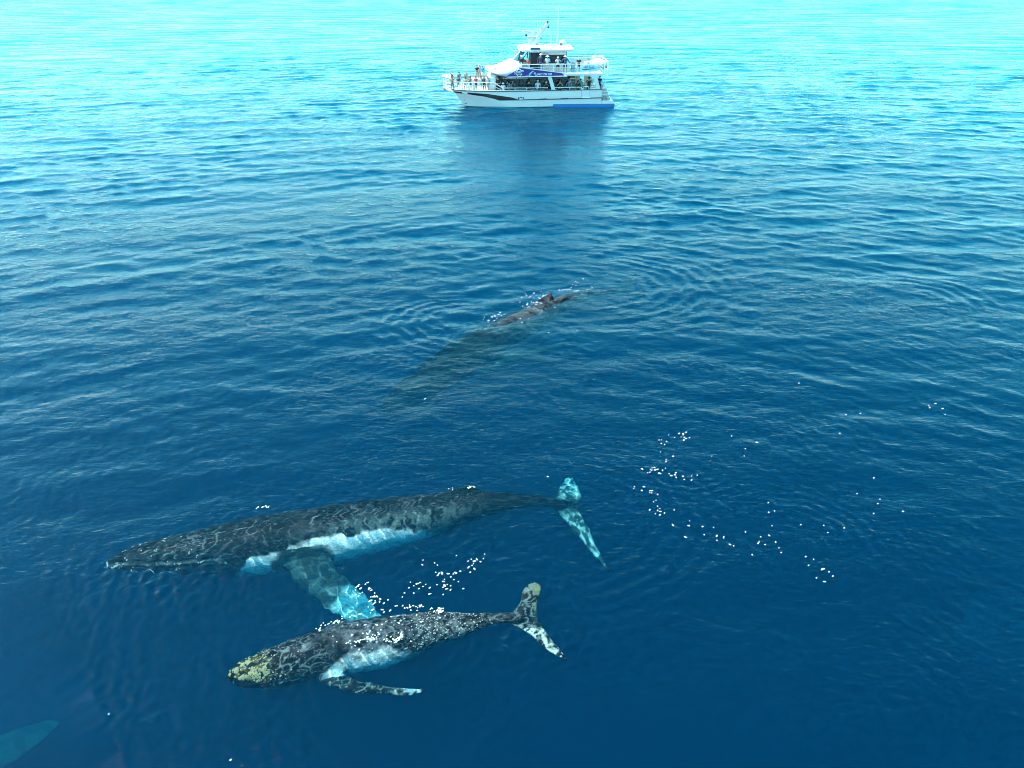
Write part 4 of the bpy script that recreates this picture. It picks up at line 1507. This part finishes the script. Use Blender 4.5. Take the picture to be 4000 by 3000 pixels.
tube(bm, [(x, -.45, z - .11), (x, -.45, z + .11)], .05, 8)
part("horn", bm, INK)
bm = bmesh.new()
box(bm, bp(2051, 143, 0)[0], bp(2108, 143, 0)[0], -.55, .55, bp(2060, 144.5, 0)[1], bp(2060, 141.5, 0)[1])
part("radar_platform", bm, WHITE)
bm = bmesh.new()
xa, za = bp(2066, 141, 0)
xb, zb = bp(2089, 127, 0)
box(bm, xa, xb, -.25, .25, za + .01, zb)
part("radar_pedestal", bm, WHITE, bevel=.05)
bm = bmesh.new()
x, z = bp(2070, 124.5, 0)
m_ = Matrix.Translation((x, 0, z)) @ Matrix.Rotation(R(7), 4, 'Y') @ Matrix.Rotation(R(24), 4, 'Z')
box(bm, -.85, .85, -.11, .11, -.06, .08)
bmesh.ops.transform(bm, matrix=m_, verts=bm.verts)
part("radar_scanner", bm, WHITE, bevel=.03)
for px_, y0_, y1_, yy, r in ((2179, 168, 24, 0.3, .035), (2152, 168, 137, 0.5, .04), (2174.5, 168, 138, 0.3, .025), (2099, 141, 80, 0.4, .016), (2148.5, 168, 142, 0.5, .02)):
    bm = bmesh.new()
    x, z = bp(px_, y0_, yy)
    x2, z2 = bp(px_ + (1.2 if y1_ > 40 else 2), y1_, yy)
    tube(bm, [(x, yy, z - .12), (x2, yy, z2)], r, 6)
    part("aerial", bm, RAILW)
bm = bmesh.new()
bmesh.ops.create_uvsphere(bm, u_segments=18, v_segments=9, radius=1.0)
x, z = bp(2198, 167, .7)
bmesh.ops.transform(bm, matrix=Matrix.Translation((x, .7, z)) @ Matrix.Diagonal((.40, .40, .30, 1)), verts=bm.verts)
part("satellite_dome", bm, WHITE, smooth_=True)
for a_, b_, yy, mat_, nm, hh in ((2117, 2157, .2, TAN, "roof_board", .05), (2128, 2172, -.95, GREY, "roof_channel", .03), (2215, 2235, -1.0, GREY, "roof_hatch", .05)):
    bm = bmesh.new()
    zz = roof_z((a_ + b_) / 2, yy)
    box(bm, bx_(a_, yy), bx_(b_, yy), yy - .09, yy + .09, zz - .03, zz + hh)
    part(nm, bm, mat_)
bm = bmesh.new()
zz = roof_z(2187, -.7)
box(bm, bx_(2181, -.7), bx_(2191, -.7), -.85, -.45, zz - .05, zz + .22)
part("roof_case", bm, RUST, bevel=.03)

# aft upper deck: boarding screen, oval sign, stern frame
bm = bmesh.new()
ye = -HB - .03
cx, cz = bp(2306, 266.5, ye)
n_ = 40
prism(bm, [(cx + 1.02 * math.cos(a_), cz + 0.335 * math.sin(a_) - .02 * math.cos(a_)) for a_ in np.linspace(0, 2 * math.pi, n_, endpoint=False)], ye - .05, ye)
sign = part("oval_sign", bm, SIGNB)
text("lettering", "All Seas", (2280, 267.5), ye - .052, 0.24, INK, sign, w=bx_(2320, ye) - bx_(2280, ye), shear=0.35, dz=0.02)
bm = bmesh.new()
pprism(bm, [(2273, 272.6), (2276, 270.2), (2300, 269), (2327, 267.2), (2327, 268.6), (2300, 272.2), (2280, 273.8)], ye - .062, ye - .05)
part("sign_stroke", bm, INK, sign)
bm = bmesh.new()
pprism(bm, [(2334, 261), (2340, 259.5), (2343, 263.5), (2338, 265.5)], ye - .062, ye - .05)
part("sign_leaf", bm, GREEN, sign)
for px_ in (2298, 2303):
    bm = bmesh.new()
    tube(bm, [(bx_(px_, ye), ye + .02, Z_UD - .02), (bx_(px_, ye), ye + .02, cz - .28)], .02, 5)
    part("sign_post", bm, GREY, sign)
bm = bmesh.new()
xs_ = bx_(2352, 0)
for y in (-HB + .1, -.9, .9, HB - .1):
    tube(bm, [(xs_, y, Z_UD - .3), (xs_ + .02, y, ZUR + .25)], .045)
tube(bm, [(xs_ + .02, -HB + .1, ZUR + .25), (xs_ + .02, HB - .1, ZUR + .25)], .045)
part("stern_frame", bm, RAILW)
bm = bmesh.new()
box(bm, bx_(2231, 1.6), bx_(2340, 1.6), HB - .16, HB - .10, Z_UD + .001, ZUR - .05)
part("deck_screen", bm, WHITE)
for i in range(3):
    bm = bmesh.new()
    box(bm, bx_(2230, -.5), bx_(2245, -.5), -.4 + .3 * i, -.1 + .3 * i, Z_UD + .001, Z_UD + .3 + .22 * i)
    part("locker_step", bm, WHITE)
for zz in (.12, .55):
    bm = bmesh.new()
    box(bm, bx_(2231, -.5), bx_(2244, -.5), -.42, -.40, Z_UD + zz, Z_UD + zz + .16)
    part("locker_grille", bm, paint("grey_green_grille", (0.30, 0.32, 0.26), .7))


def boat_thing(name, px, y, z, label, cat, group=None):
    e = empty(name, BM @ Vector((bx_(px, y), y, z)), b_rot)
    return tag(e, label, cat, group)


# two white life raft canisters and a covered tender on the aft upper deck
t = boat_thing("covered_tender", 2325, 0.6, Z_UD, "white covered tender with green leaf marks stowed behind the oval sign", "boat")
bm = bmesh.new()
rr = []
for i, f in enumerate(np.linspace(0, 1, 12)):
    w = 0.62 * math.sqrt(max(.02, 1 - (1 - min(1, f / .55)) ** 2)) * (1 if f < .9 else .8)
    h = 0.45 + 0.55 * math.exp(-((f - .55) / .25) ** 2)
    rr.append([(-1.35 + 2.55 * f, w * math.cos(a_), 0.50 + (h * .60 * max(0, math.sin(a_)) if math.sin(a_) > 0 else .40 * math.sin(a_))) for a_ in np.linspace(0, 2 * math.pi, 16, endpoint=False)])
add_loft(bm, np.array(rr))
part("tender_cover", bm, WHITE, t, smooth_=True)
for x in (-.7, .7):
    bm = bmesh.new()
    box(bm, x - .08, x + .08, -.6, .6, 0.0, .34)
    part("chock", bm, GREY, t)
for px_, zz in ((2288, 1.0), (2284, .62)):
    bm = bmesh.new()
    prism(bm, [(-1.25, zz + .10), (-.95, zz + .16), (-.75, zz - .10), (-.95, zz - .08)], -.80, -.76)
    part("leaf_mark", bm, GREEN, t)
for i, (px_, lab) in enumerate(((2318, "white life raft canister nearest the wheelhouse, above the covered tender"), (2341, "white life raft canister nearest the stern rail, above the covered tender"))):
    t = boat_thing("life_raft", px_, 1.9, Z_UD, lab, "life raft", "life raft canisters on the aft upper deck")
    bm = bmesh.new()
    rr = [[(x, r_ * math.cos(a_), 1.02 + r_ * math.sin(a_)) for a_ in np.linspace(0, 2 * math.pi, 14, endpoint=False)] for x, r_ in ((-.30, .10), (-.25, .20), (0, .23), (.25, .20), (.30, .10))]
    add_loft(bm, np.array(rr))
    part("canister", bm, WHITE, t, smooth_=True)
    for x, y in ((-.22, -.2), (.22, -.2), (-.22, .2), (.22, .2)):
        bm = bmesh.new()
        tube(bm, [(x, y, 0), (x, y, .80)], .03)
        part("cradle_post", bm, GREY, t)

# ------------------------------------------------------------------ the people at the rails
def skin_mesh(name, joints, edges, root, sub=1):
    names = list(joints)
    me = bpy.data.meshes.new(name)
    me.from_pydata([joints[k][0] for k in names], [(names.index(a), names.index(b)) for a, b in edges], [])
    o = bpy.data.objects.new("limb_blank", me)
    COL.objects.link(o)
    o.modifiers.new("skin", 'SKIN')
    if not me.skin_vertices:
        bpy.context.view_layer.objects.active = o
    for k, sv in zip(names, me.skin_vertices[0].data):
        r = joints[k][1]
        sv.radius = (r, r) if isinstance(r, (int, float)) else r
        sv.use_root = k == root
    if sub:
        m = o.modifiers.new("round", 'SUBSURF')
        m.levels = m.render_levels = sub
    out = bpy.data.meshes.new_from_object(o.evaluated_get(bpy.context.evaluated_depsgraph_get()))
    bpy.data.objects.remove(o)
    bpy.data.meshes.remove(me)
    out.name = name
    out.polygons.foreach_set("use_smooth", np.ones(len(out.polygons), dtype=bool))
    return out


# a figure 1.75 m tall facing -Y; arms by pose (elbow, wrist, hand for the figure's right = -x side)
ARMS = {
    "down": ((-.24, .02, 1.12), (-.25, -.04, .88), (-.25, -.06, .78)),
    "rail": ((-.27, -.10, 1.13), (-.20, -.36, 1.04), (-.18, -.44, 1.03)),
    "fold": ((-.26, -.08, 1.13), (-.04, -.24, 1.12), (.06, -.24, 1.15)),
    "camera": ((-.28, -.16, 1.20), (-.11, -.24, 1.48), (-.05, -.22, 1.56)),
    "wide": ((-.36, .02, 1.16), (-.50, -.06, .96), (-.54, -.08, .88)),
}


def figure(pose):
    J = {"pelvis": ((0, 0, .94), (.145, .105)), "waist": ((0, 0, 1.10), (.135, .095)), "chest": ((0, .01, 1.30), (.155, .11)), "neckb": ((0, .015, 1.46), .07),
         "neck": ((0, .0, 1.53), .055), "head": ((0, -.01, 1.63), .088), "crown": ((0, .0, 1.70), .066), "nose": ((0, -.095, 1.625), .016)}
    E = [("pelvis", "waist"), ("waist", "chest"), ("chest", "neckb"), ("neckb", "neck"), ("neck", "head"), ("head", "crown"), ("head", "nose")]
    for s, t in ((-1, "r"), (1, "l")):
        J["hip" + t] = ((s * .095, 0, .88), .095)
        J["knee" + t] = ((s * .11, -.015, .49), .062)
        J["calf" + t] = ((s * .115, .015, .34), .056)
        J["ankle" + t] = ((s * .12, .02, .08), .037)
        J["toe" + t] = ((s * .13, -.15, .035), .032)
        E += [("pelvis", "hip" + t), ("hip" + t, "knee" + t), ("knee" + t, "calf" + t), ("calf" + t, "ankle" + t), ("ankle" + t, "toe" + t)]
        el, wr, hd = ARMS[pose]
        dz_ = .03 if (s > 0 and pose == "fold") else 0
        J["sh" + t] = ((s * .185, .01, 1.41), .062)
        J["el" + t] = ((-s * el[0], el[1], el[2]), .045)
        J["wr" + t] = ((-s * wr[0], wr[1] - dz_, wr[2] + dz_), .031)
        J["hd" + t] = ((-s * hd[0], hd[1] - dz_, hd[2] + dz_), .034)
        E += [("neckb", "sh" + t), ("sh" + t, "el" + t), ("el" + t, "wr" + t), ("wr" + t, "hd" + t)]
    return J, E


_pm = {}
def person_meshes(pose):
    if pose in _pm:
        return _pm[pose]
    J, E = figure(pose)
    body = skin_mesh("person_body", J, E, "pelvis")
    grow = lambda k, a: (J[k][0], tuple(q + a for q in J[k][1]) if isinstance(J[k][1], tuple) else J[k][1] + a)
    S = {k: grow(k, .022) for k in ("pelvis", "waist", "chest", "neckb")}
    S["pelvis"] = ((0, 0, .96), (.172, .130))
    S["neckb"] = ((0, .015, 1.455), .075)
    Es = [("pelvis", "waist"), ("waist", "chest"), ("chest", "neckb")]
    L = dict(S)
    El = list(Es)
    for t in "rl":
        S["sh" + t] = grow("sh" + t, .020)
        mid = tuple(J["sh" + t][0][i] * .35 + J["el" + t][0][i] * .65 for i in range(3))
        S["sl" + t] = (mid, .068)
        Es += [("neckb", "sh" + t), ("sh" + t, "sl" + t)]
        L["sh" + t] = grow("sh" + t, .022)
        L["el" + t] = grow("el" + t, .018)
        L["wr" + t] = grow("wr" + t, .016)
        El += [("neckb", "sh" + t), ("sh" + t, "el" + t), ("el" + t, "wr" + t)]
    shirt = skin_mesh("shirt", S, Es, "waist")
    jacket = skin_mesh("jacket", L, El, "waist")
    T = {"pelvis": ((0, 0, .95), (.165, .125)), "w": ((0, 0, 1.02), (.155, .115))}
    Et = [("pelvis", "w")]
    P, Ep = dict(T), list(Et)
    for s, t in ((-1, "r"), (1, "l")):
        T["hip" + t] = grow("hip" + t, .018)
        T["hem" + t] = ((s * .112, -.012, .54), .093)
        Et += [("pelvis", "hip" + t), ("hip" + t, "hem" + t)]
        P["hip" + t] = grow("hip" + t, .016)
        P["knee" + t] = grow("knee" + t, .022)
        P["ankle" + t] = ((s * .12, .02, .10), .055)
        Ep += [("pelvis", "hip" + t), ("hip" + t, "knee" + t), ("knee" + t, "ankle" + t)]
    shorts = skin_mesh("shorts", T, Et, "pelvis")
    trousers = skin_mesh("trousers", P, Ep, "pelvis")
    _pm[pose] = dict(body=body, shirt=shirt, jacket=jacket, shorts=shorts, trousers=trousers)
    return _pm[pose]


def lathe_mesh(name, prof, k=14, offs=(0, 0, 0), sy=1.0):
    rings = np.array([[(r * math.cos(a) + offs[0], r * math.sin(a) * sy + offs[1], z + offs[2]) for a in np.linspace(0, 2 * math.pi, k, endpoint=False)] for r, z in prof])
    bm = bmesh.new()
    add_loft(bm, rings)
    bmesh.ops.recalc_face_normals(bm, faces=bm.faces)
    me = bpy.data.meshes.new(name)
    bm.to_mesh(me)
    bm.free()
    me.polygons.foreach_set("use_smooth", np.ones(len(me.polygons), dtype=bool))
    return me


HAIR = {
    "short_hair": ("hair", lathe_mesh("hair", [(.088, 1.60), (.108, 1.65), (.104, 1.71), (.072, 1.76), (.01, 1.775)], offs=(0, .022, 0))),
    "long_hair": ("hair", lathe_mesh("hair", [(.085, 1.38), (.115, 1.48), (.112, 1.58), (.112, 1.66), (.10, 1.73), (.06, 1.77), (.01, 1.78)], offs=(0, .045, 0))),
    "cap": ("cap", lathe_mesh("cap", [(.105, 1.655), (.112, 1.67), (.104, 1.73), (.066, 1.775), (.01, 1.785)], offs=(0, .01, 0))),
    "wide_hat": ("sun_hat", lathe_mesh("sun_hat", [(.215, 1.655), (.22, 1.665), (.115, 1.69), (.108, 1.76), (.07, 1.79), (.01, 1.80)], offs=(0, .0, 0))),
}
bm_ = bmesh.new()
bm_.from_mesh(HAIR["cap"][1])
v_ = bmesh.ops.create_cube(bm_, size=1)["verts"]
for q in v_:
    q.co = Vector((q.co.x * (.15 if q.co.y > 0 else .10), -.14 + q.co.y * .12, 1.665 + q.co.z * .018 - (.012 if q.co.y < 0 else 0)))
bm_.to_mesh(HAIR["cap"][1])
bm_.free()
DRESS = lathe_mesh("dress", [(.34, .42), (.27, .75), (.185, 1.05), (.19, 1.25), (.20, 1.38), (.10, 1.46)], sy=.75)
CAMERA = lathe_mesh("camera", [(.05, 0), (.062, .02), (.062, .12), (.05, .14)], k=8)

_cl = {}
def cloth(rgb):
    key = tuple(rgb)
    if key not in _cl:
        _cl[key] = paint("cloth_%02x%02x%02x" % tuple(int(c * 255) for c in rgb), rgb, 0.9, var=0.22, scale=9)
    return _cl[key]


FLESH = [paint("flesh_a", (0.36, 0.20, 0.14), .6), paint("flesh_b", (0.27, 0.15, 0.10), .6), paint("flesh_c", (0.42, 0.26, 0.19), .6)]
WHT, BLK, GRY, CRM, BRN, NVY = (.58, .58, .58), (.012, .012, .016), (.22, .23, .25), (.42, .39, .31), (.07, .035, .02), (.018, .025, .07)
KHK, TEAL, DNM, RED, MAUVE = (.34, .27, .17), (.06, .30, .30), (.05, .09, .18), (.50, .03, .05), (.26, .20, .23)
bow, side_, aft, up = "bow", "side", "aft", "up"
ZF = {bow: Z_SH - .03, side_: Z_SD, aft: Z_SD, up: Z_UD, "locker": Z_LK, "step": Z_SH - .55, "stern": Z_SH - .25}
# px, head-top py (photograph), y across the boat, deck, pose, top kind, top, bottom kind, bottom, head kind, hair/hat, turn, label
PEOPLE = [
    (1766, 301, -2.20, bow, "rail", "shirt", (.42, .20, .12), "shorts", DNM, "long_hair", BRN, 0, "person in orange brown top with long brown hair, nearest the bow at the front rail"),
    (1760, 281, 0.90, bow, "wide", "shirt", BLK, "shorts", GRY, "cap", GRY, 15, "person in black shirt and grey cap with arms held out near the pulpit"),
    (1790, 297, -2.30, bow, "fold", "shirt", (.05, .06, .07), "shorts", (.05, .22, .30), "short_hair", (.03, .02, .015), 10, "person in dark top and teal blue shorts at the bow rail"),
    (1793, 282, 1.40, bow, "down", "shirt", (.16, .17, .20), "shorts", GRY, "cap", BLK, 20, "person in pale grey shirt and black cap standing by the far bow rail"),
    (1817, 299, -2.35, bow, "fold", "shirt", CRM, "shorts", (.35, .38, .50), "long_hair", (.045, .03, .02), -8, "person in cream top with long dark hair, arms folded at the bow rail"),
    (1820, 285, 1.60, bow, "down", "shirt", (.30, .28, .25), "shorts", KHK, "cap", (.10, .11, .12), 0, "person in beige top and dark grey cap on the far side of the bow"),
    (1836, 303, -2.10, bow, "camera", "shirt", MAUVE, "shorts", (.10, .11, .11), "long_hair", (.10, .035, .03), -12, "person in mauve top with red brown hair raising a camera on the bow"),
    (1831, 323, -2.45, bow, "down", "dress", (.72, .72, .66), "shorts", WHT, "short_hair", (.05, .03, .02), 0, "small child in a white dress holding the bow rail"),
    (1858, 300, -2.40, bow, "fold", "shirt", RED, "trousers", BLK, "short_hair", (.012, .010, .010), 0, "person in bright red shirt and black trousers at the bow rail"),
    (1878, 303, -2.25, bow, "rail", "shirt", WHT, "shorts", (.16, .36, .38), "short_hair", (.06, .06, .07), 10, "person in white top and teal shorts between the red shirt and the brown jacket"),
    (1891, 301, -2.30, bow, "fold", "jacket", (.10, .06, .05), "trousers", BLK, "short_hair", (.16, .13, .11), 0, "person in dark brown jacket and black trousers at the bow rail"),
    (1905, 299, -2.40, bow, "rail", "shirt", (.48, .51, .55), "shorts", KHK, "wide_hat", (.13, .08, .06), 25, "person in white shirt and brown brimmed hat where the bow rail ends"),
    (1863, 254, 1.20, "locker", "fold", "shirt", BLK, "shorts", KHK, "cap", (.05, .07, .07), 10, "person in black shirt and khaki shorts standing high on the bow locker"),
    (1873, 250, 1.60, "locker", "camera", "shirt", WHT, "trousers", (.36, .30, .24), "short_hair", (.70, .68, .66), 0, "white haired person in white top standing on the bow locker"),
    (1884, 260, 0.80, "locker", "down", "shirt", (.02, .28, .62), "shorts", (.60, .62, .70), "short_hair", (.18, .18, .19), -10, "person in bright blue shirt and white shorts on the bow locker"),
    (1944, 297, -2.40, "step", "fold", "shirt", BLK, "trousers", NVY, "short_hair", (.03, .04, .04), 0, "person in black printed shirt at the front of the side deck by the sloping rail"),
    (1965, 322, -2.40, side_, "rail", "shirt", (.70, .72, .80), "shorts", NVY, "wide_hat", (.74, .75, .78), 0, "person in white shirt and white hat low on the side deck behind the sloping rail"),
    (1982, 314, -2.25, side_, "down", "shirt", (.02, .02, .024), "trousers", BLK, "short_hair", BLK, 0, "person in black beside the white shirted one on the side deck"),
    (1990, 320, -2.50, side_, "rail", "shirt", (.10, .12, .17), "shorts", NVY, "long_hair", (.02, .015, .012), 0, "person in grey blue top with long black hair seated low at the side rail"),
    (2002, 315, -2.20, side_, "camera", "shirt", (.05, .06, .07), "trousers", BLK, "cap", (.20, .22, .24), 10, "person in dark top and grey cap raising a camera at the side deck windows"),
    (2066, 313, -2.40, side_, "camera", "jacket", BLK, "trousers", BLK, "cap", BLK, 0, "person all in black with a pale bag strap at the middle of the side deck"),
    (2101, 312, -2.40, side_, "rail", "shirt", (.45, .52, .62), "trousers", NVY, "cap", WHT, 0, "person in pale blue shirt and white cap on the side deck"),
    (2134, 318, -2.40, side_, "camera", "shirt", BLK, "trousers", BLK, "short_hair", (.55, .53, .50), 0, "person in black raising a camera just ahead of the first slanted pillar"),
    (2188, 313, -2.40, aft, "camera", "shirt", (.02, .02, .026), "trousers", BLK, "short_hair", (.05, .045, .04), 0, "person in black shirt with hands at the face behind the first slanted pillar"),
    (2224, 309, -2.40, aft, "rail", "shirt", (.07, .12, .20), "trousers", NVY, "cap", (.13, .16, .19), -20, "person in grey blue shirt and cap leaning at the rail by the beige stairs"),
    (2259, 313, -2.40, aft, "fold", "jacket", BLK, "trousers", BLK, "long_hair", (.010, .008, .010), 0, "person in black with long black hair on the aft deck"),
    (2269, 306, -1.70, aft, "down", "shirt", (.22, .36, .36), "trousers", GRY, "short_hair", (.012, .012, .014), 0, "person in pale teal shirt behind the long haired one on the aft deck"),
    (2302, 299, -2.35, aft, "camera", "shirt", BLK, "trousers", BLK, "cap", BLK, 0, "large person in black with black cap aiming a camera on the aft deck"),
    (2344, 296, -1.90, "stern", "fold", "shirt", BLK, "shorts", NVY, "cap", BLK, -30, "person in black shirt with folded arms at the stern outside the last pillar"),
    (2037, 215, -2.10, up, "rail", "jacket", (.03, .032, .036), "trousers", KHK, "cap", WHT, 10, "person in black jacket and white cap beside the windscreen on the upper deck"),
    (2063, 225, -2.10, up, "fold", "shirt", (.55, .07, .06), "shorts", (.45, .36, .38), "short_hair", (.20, .20, .20), 0, "person in red shirt with grey hair on the upper deck"),
    (2112, 209, -2.20, up, "down", "jacket", (.03, .035, .08), "trousers", NVY, "cap", WHT, 0, "tall person in navy jacket and white cap at the wheelhouse door"),
    (2139, 216, -2.20, up, "fold", "shirt", (.40, .55, .66), "shorts", (.45, .42, .36), "wide_hat", WHT, 0, "person in pale blue shirt and white sun hat on the upper deck"),
    (2180, 221, -2.30, up, "camera", "shirt", (.52, .56, .56), "shorts", BLK, "cap", WHT, 0, "person in pale grey shirt, black shorts and white cap on the upper deck"),
    (2209, 216, -2.30, up, "wide", "jacket", (.03, .07, .14), "shorts", NVY, "wide_hat", (.55, .50, .38), 0, "person in blue jacket and straw hat near the aft end of the wheelhouse"),
    (2262, 223, -2.30, up, "fold", "shirt", BLK, "shorts", BLK, "none", BLK, 0, "bald person in black shirt and shorts alone by the upper deck rail"),
]


def add_person(i, row):
    px, py, y, dk, pose, tk, tc, bk, bc, hk, hc, turn, lab = row
    x, ztop = bp(px, py, y)
    z0 = ZF[dk]
    hgt = min(max(ztop - z0, 0.95 if tk == "dress" else 1.35), 1.92)
    if dk in (side_, aft) and ztop - z0 < 1.45:
        hgt = max(ztop - z0, 1.40)
    top_of = 1.80 if hk == "wide_hat" else 1.785 if hk in ("cap", "long_hair", "short_hair") else 1.77
    s = hgt / top_of
    M_ = person_meshes(pose)
    def inst(name, me, mat, parent=None):
        o = bpy.data.objects.new(name, me)
        COL.objects.link(o)
        if not me.materials:
            me.materials.append(mat)
        o.material_slots[0].link = 'OBJECT'
        o.material_slots[0].material = mat
        o.parent = parent
        return o
    p_ = inst("person", M_["body"], FLESH[i % 3])
    p_.location = BM @ Vector((x, y, z0 - .003))
    p_.rotation_euler = (0, 0, b_rot + R(turn))
    wide = 1.16 if "large person" in lab else 1.12
    p_.scale = (s * wide, s * wide, s)
    tag(p_, lab, "person", "passengers along the boat's rails")
    if tk == "dress":
        inst("dress", DRESS, cloth(tc), p_)
    else:
        inst(tk, M_[tk], cloth(tc), p_)
        inst(bk, M_[bk], cloth(bc), p_)
    if hk != "none":
        inst(HAIR[hk][0], HAIR[hk][1], cloth(hc), p_)
    return p_


for i_, row_ in enumerate(PEOPLE):
    add_person(i_, row_)

# ------------------------------------------------------------------ foam flecks and bubbles lying on the water
def build_foam():
    g = np.random.default_rng(77)
    spots = []                                            # x, y, size
    def cloud(px, py, sx, sy, n, smin, smax, rot=0.0):
        c = at(px, py)
        for _ in range(n):
            a, b = g.normal(0, sx), g.normal(0, sy)
            spots.append((c.x + a * math.cos(rot) - b * math.sin(rot), c.y + a * math.sin(rot) + b * math.cos(rot), smin + (smax - smin) * g.random() ** 3))
    def trail(pts, n, spread, smin, smax):
        P = [at(*p) for p in pts]
        for _ in range(n):
            t = g.random() * (len(P) - 1)
            i = int(t)
            q = P[i].lerp(P[i + 1], t - i)
            k = 1 + int(g.random() < 0.35) * g.integers(1, 4)
            for _k in range(k):
                spots.append((q.x + g.normal(0, spread), q.y + g.normal(0, spread), smin + (smax - smin) * g.random() ** 3))
    # between the big whale and the calf
    trail([(1640, 2200), (1740, 2240), (1820, 2215), (1890, 2185)], 46, .14, .006, .028)
    trail([(1560, 2330), (1620, 2290), (1700, 2275), (1760, 2300)], 60, .15, .006, .034)
    trail([(1370, 2290), (1430, 2310), (1510, 2370)], 46, .14, .006, .026)
    trail([(1445, 2335), (1452, 2380), (1440, 2400)], 26, .035, .016, .045)
    trail([(1500, 2385), (1600, 2372), (1690, 2380)], 46, .07, .006, .022)
    trail([(1230, 2470), (1330, 2420), (1420, 2400)], 40, .07, .006, .022)
    # over the calf's back
    cloud(1500, 2470, .75, .30, 46, .006, .022, .1)
    trail([(1550, 2470), (1575, 2490), (1545, 2510), (1510, 2508)], 44, .025, .010, .028)
    trail([(1360, 2520), (1420, 2500), (1480, 2480)], 40, .06, .006, .02)
    trail([(1700, 2392), (1730, 2384)], 24, .05, .008, .022)
    # water running off the big whale's back
    trail([(978, 1988), (1010, 1983), (1058, 1978)], 12, .03, .008, .018)
    trail([(1720, 1918), (1800, 1908), (1850, 1905)], 16, .04, .008, .018)
    # right of its tail
    trail([(2590, 1706), (2660, 1702), (2690, 1712)], 26, .12, .008, .030)
    trail([(2590, 1720), (2600, 1790), (2640, 1815)], 26, .15, .008, .026)
    trail([(2520, 1835), (2560, 1850), (2640, 1870), (2715, 1866)], 70, .12, .008, .036)
    trail([(2510, 1910), (2560, 1950), (2575, 2015)], 46, .14, .008, .032)
    trail([(2575, 2015), (2660, 2045), (2790, 2090), (2870, 2110)], 46, .16, .007, .028)
    trail([(2870, 2110), (3000, 2130), (3120, 2180), (3200, 2240)], 40, .22, .007, .024)
    trail([(2760, 1700), (2900, 1730), (3000, 1760)], 12, .5, .008, .024)
    trail([(3050, 1760), (3270, 1750), (3330, 1640)], 10, .9, .009, .026)
    trail([(2970, 1985), (3120, 1990), (3250, 2110), (3270, 2140)], 22, .6, .008, .026)
    trail([(3380, 1970), (3430, 1965), (3460, 2010)], 14, .4, .008, .024)
    trail([(3560, 1580), (3640, 1600), (3750, 1555)], 12, .5, .010, .028)
    cloud(2800, 1950, 2.4, 1.3, 20, .008, .022)
    # round the third whale
    trail([(2070, 1190), (2100, 1180), (2130, 1165), (2150, 1150)], 46, .14, .014, .055)
    trail([(2040, 1195), (2090, 1200), (2120, 1185)], 40, .2, .012, .045)
    trail([(1900, 1258), (1930, 1240), (1960, 1230)], 34, .14, .010, .040)
    trail([(2180, 1145), (2220, 1130), (2280, 1085)], 26, .12, .010, .032)
    trail([(2240, 1140), (2290, 1135), (2310, 1122)], 26, .06, .010, .03)
    trail([(2050, 1160), (2090, 1150)], 20, .2, .010, .03)
    cloud(1990, 1255, .9, .4, 24, .010, .032)
    # stray specks
    for px, py in ((425, 2798), (895, 2975), (762, 1452), (805, 1525), (2255, 1300), (3120, 1500), (1660, 1560), (3690, 1640)):
        cloud(px, py, .02, .02, 2, .02, .032)
    A = np.array(spots)
    A[:, 2] *= 0.52
    A[A[:, 0] > at(2450, 1900).x, 2] *= 0.8
    keep = g.random(len(A)) < np.where(A[:, 0] > at(2450, 1900).x, 0.24, 0.36)
    A = A[keep]
    lid = BVHTree.FromObject(depths, bpy.context.evaluated_depsgraph_get())      # the flecks float on top of the water
    z = [lid.ray_cast(Vector((x, y, 2.0)), Vector((0, 0, -1)))[0].z + 0.006 for x, y, _s in A]
    V, F = [], []
    k = 7
    for (x, y, s), zz in zip(A, z):
        s = max(s, 0.013)
        o = len(V)
        st_, ph = 1 + 2.2 * g.random() ** 2, g.normal(0.2, 0.6)
        for r, h in ((1.0, -.3), (.75, .35)):
            for j in range(k):
                a = 2 * math.pi * j / k
                rr = s * r * (1 + .25 * g.normal())
                ex, ey = math.cos(a) * rr * st_, math.sin(a) * rr
                V.append((x + ex * math.cos(ph) - ey * math.sin(ph), y + ex * math.sin(ph) + ey * math.cos(ph), zz + (.006 + .25 * s if h > 0 else -.002)))
        for j in range(k):
            F.append((o + j, o + (j + 1) % k, o + k + (j + 1) % k, o + k + j))
        F.append(tuple(range(o + k, o + 2 * k)))
    me = bpy.data.meshes.new("foam")
    me.from_pydata(V, [], F)
    o = mesh_obj("foam", me, paint("white_foam", (0.82, 0.84, 0.84), 0.7))
    return tag(o, "white foam flecks and bubbles drifting around the whales", None, None, "stuff")


foam = build_foam()
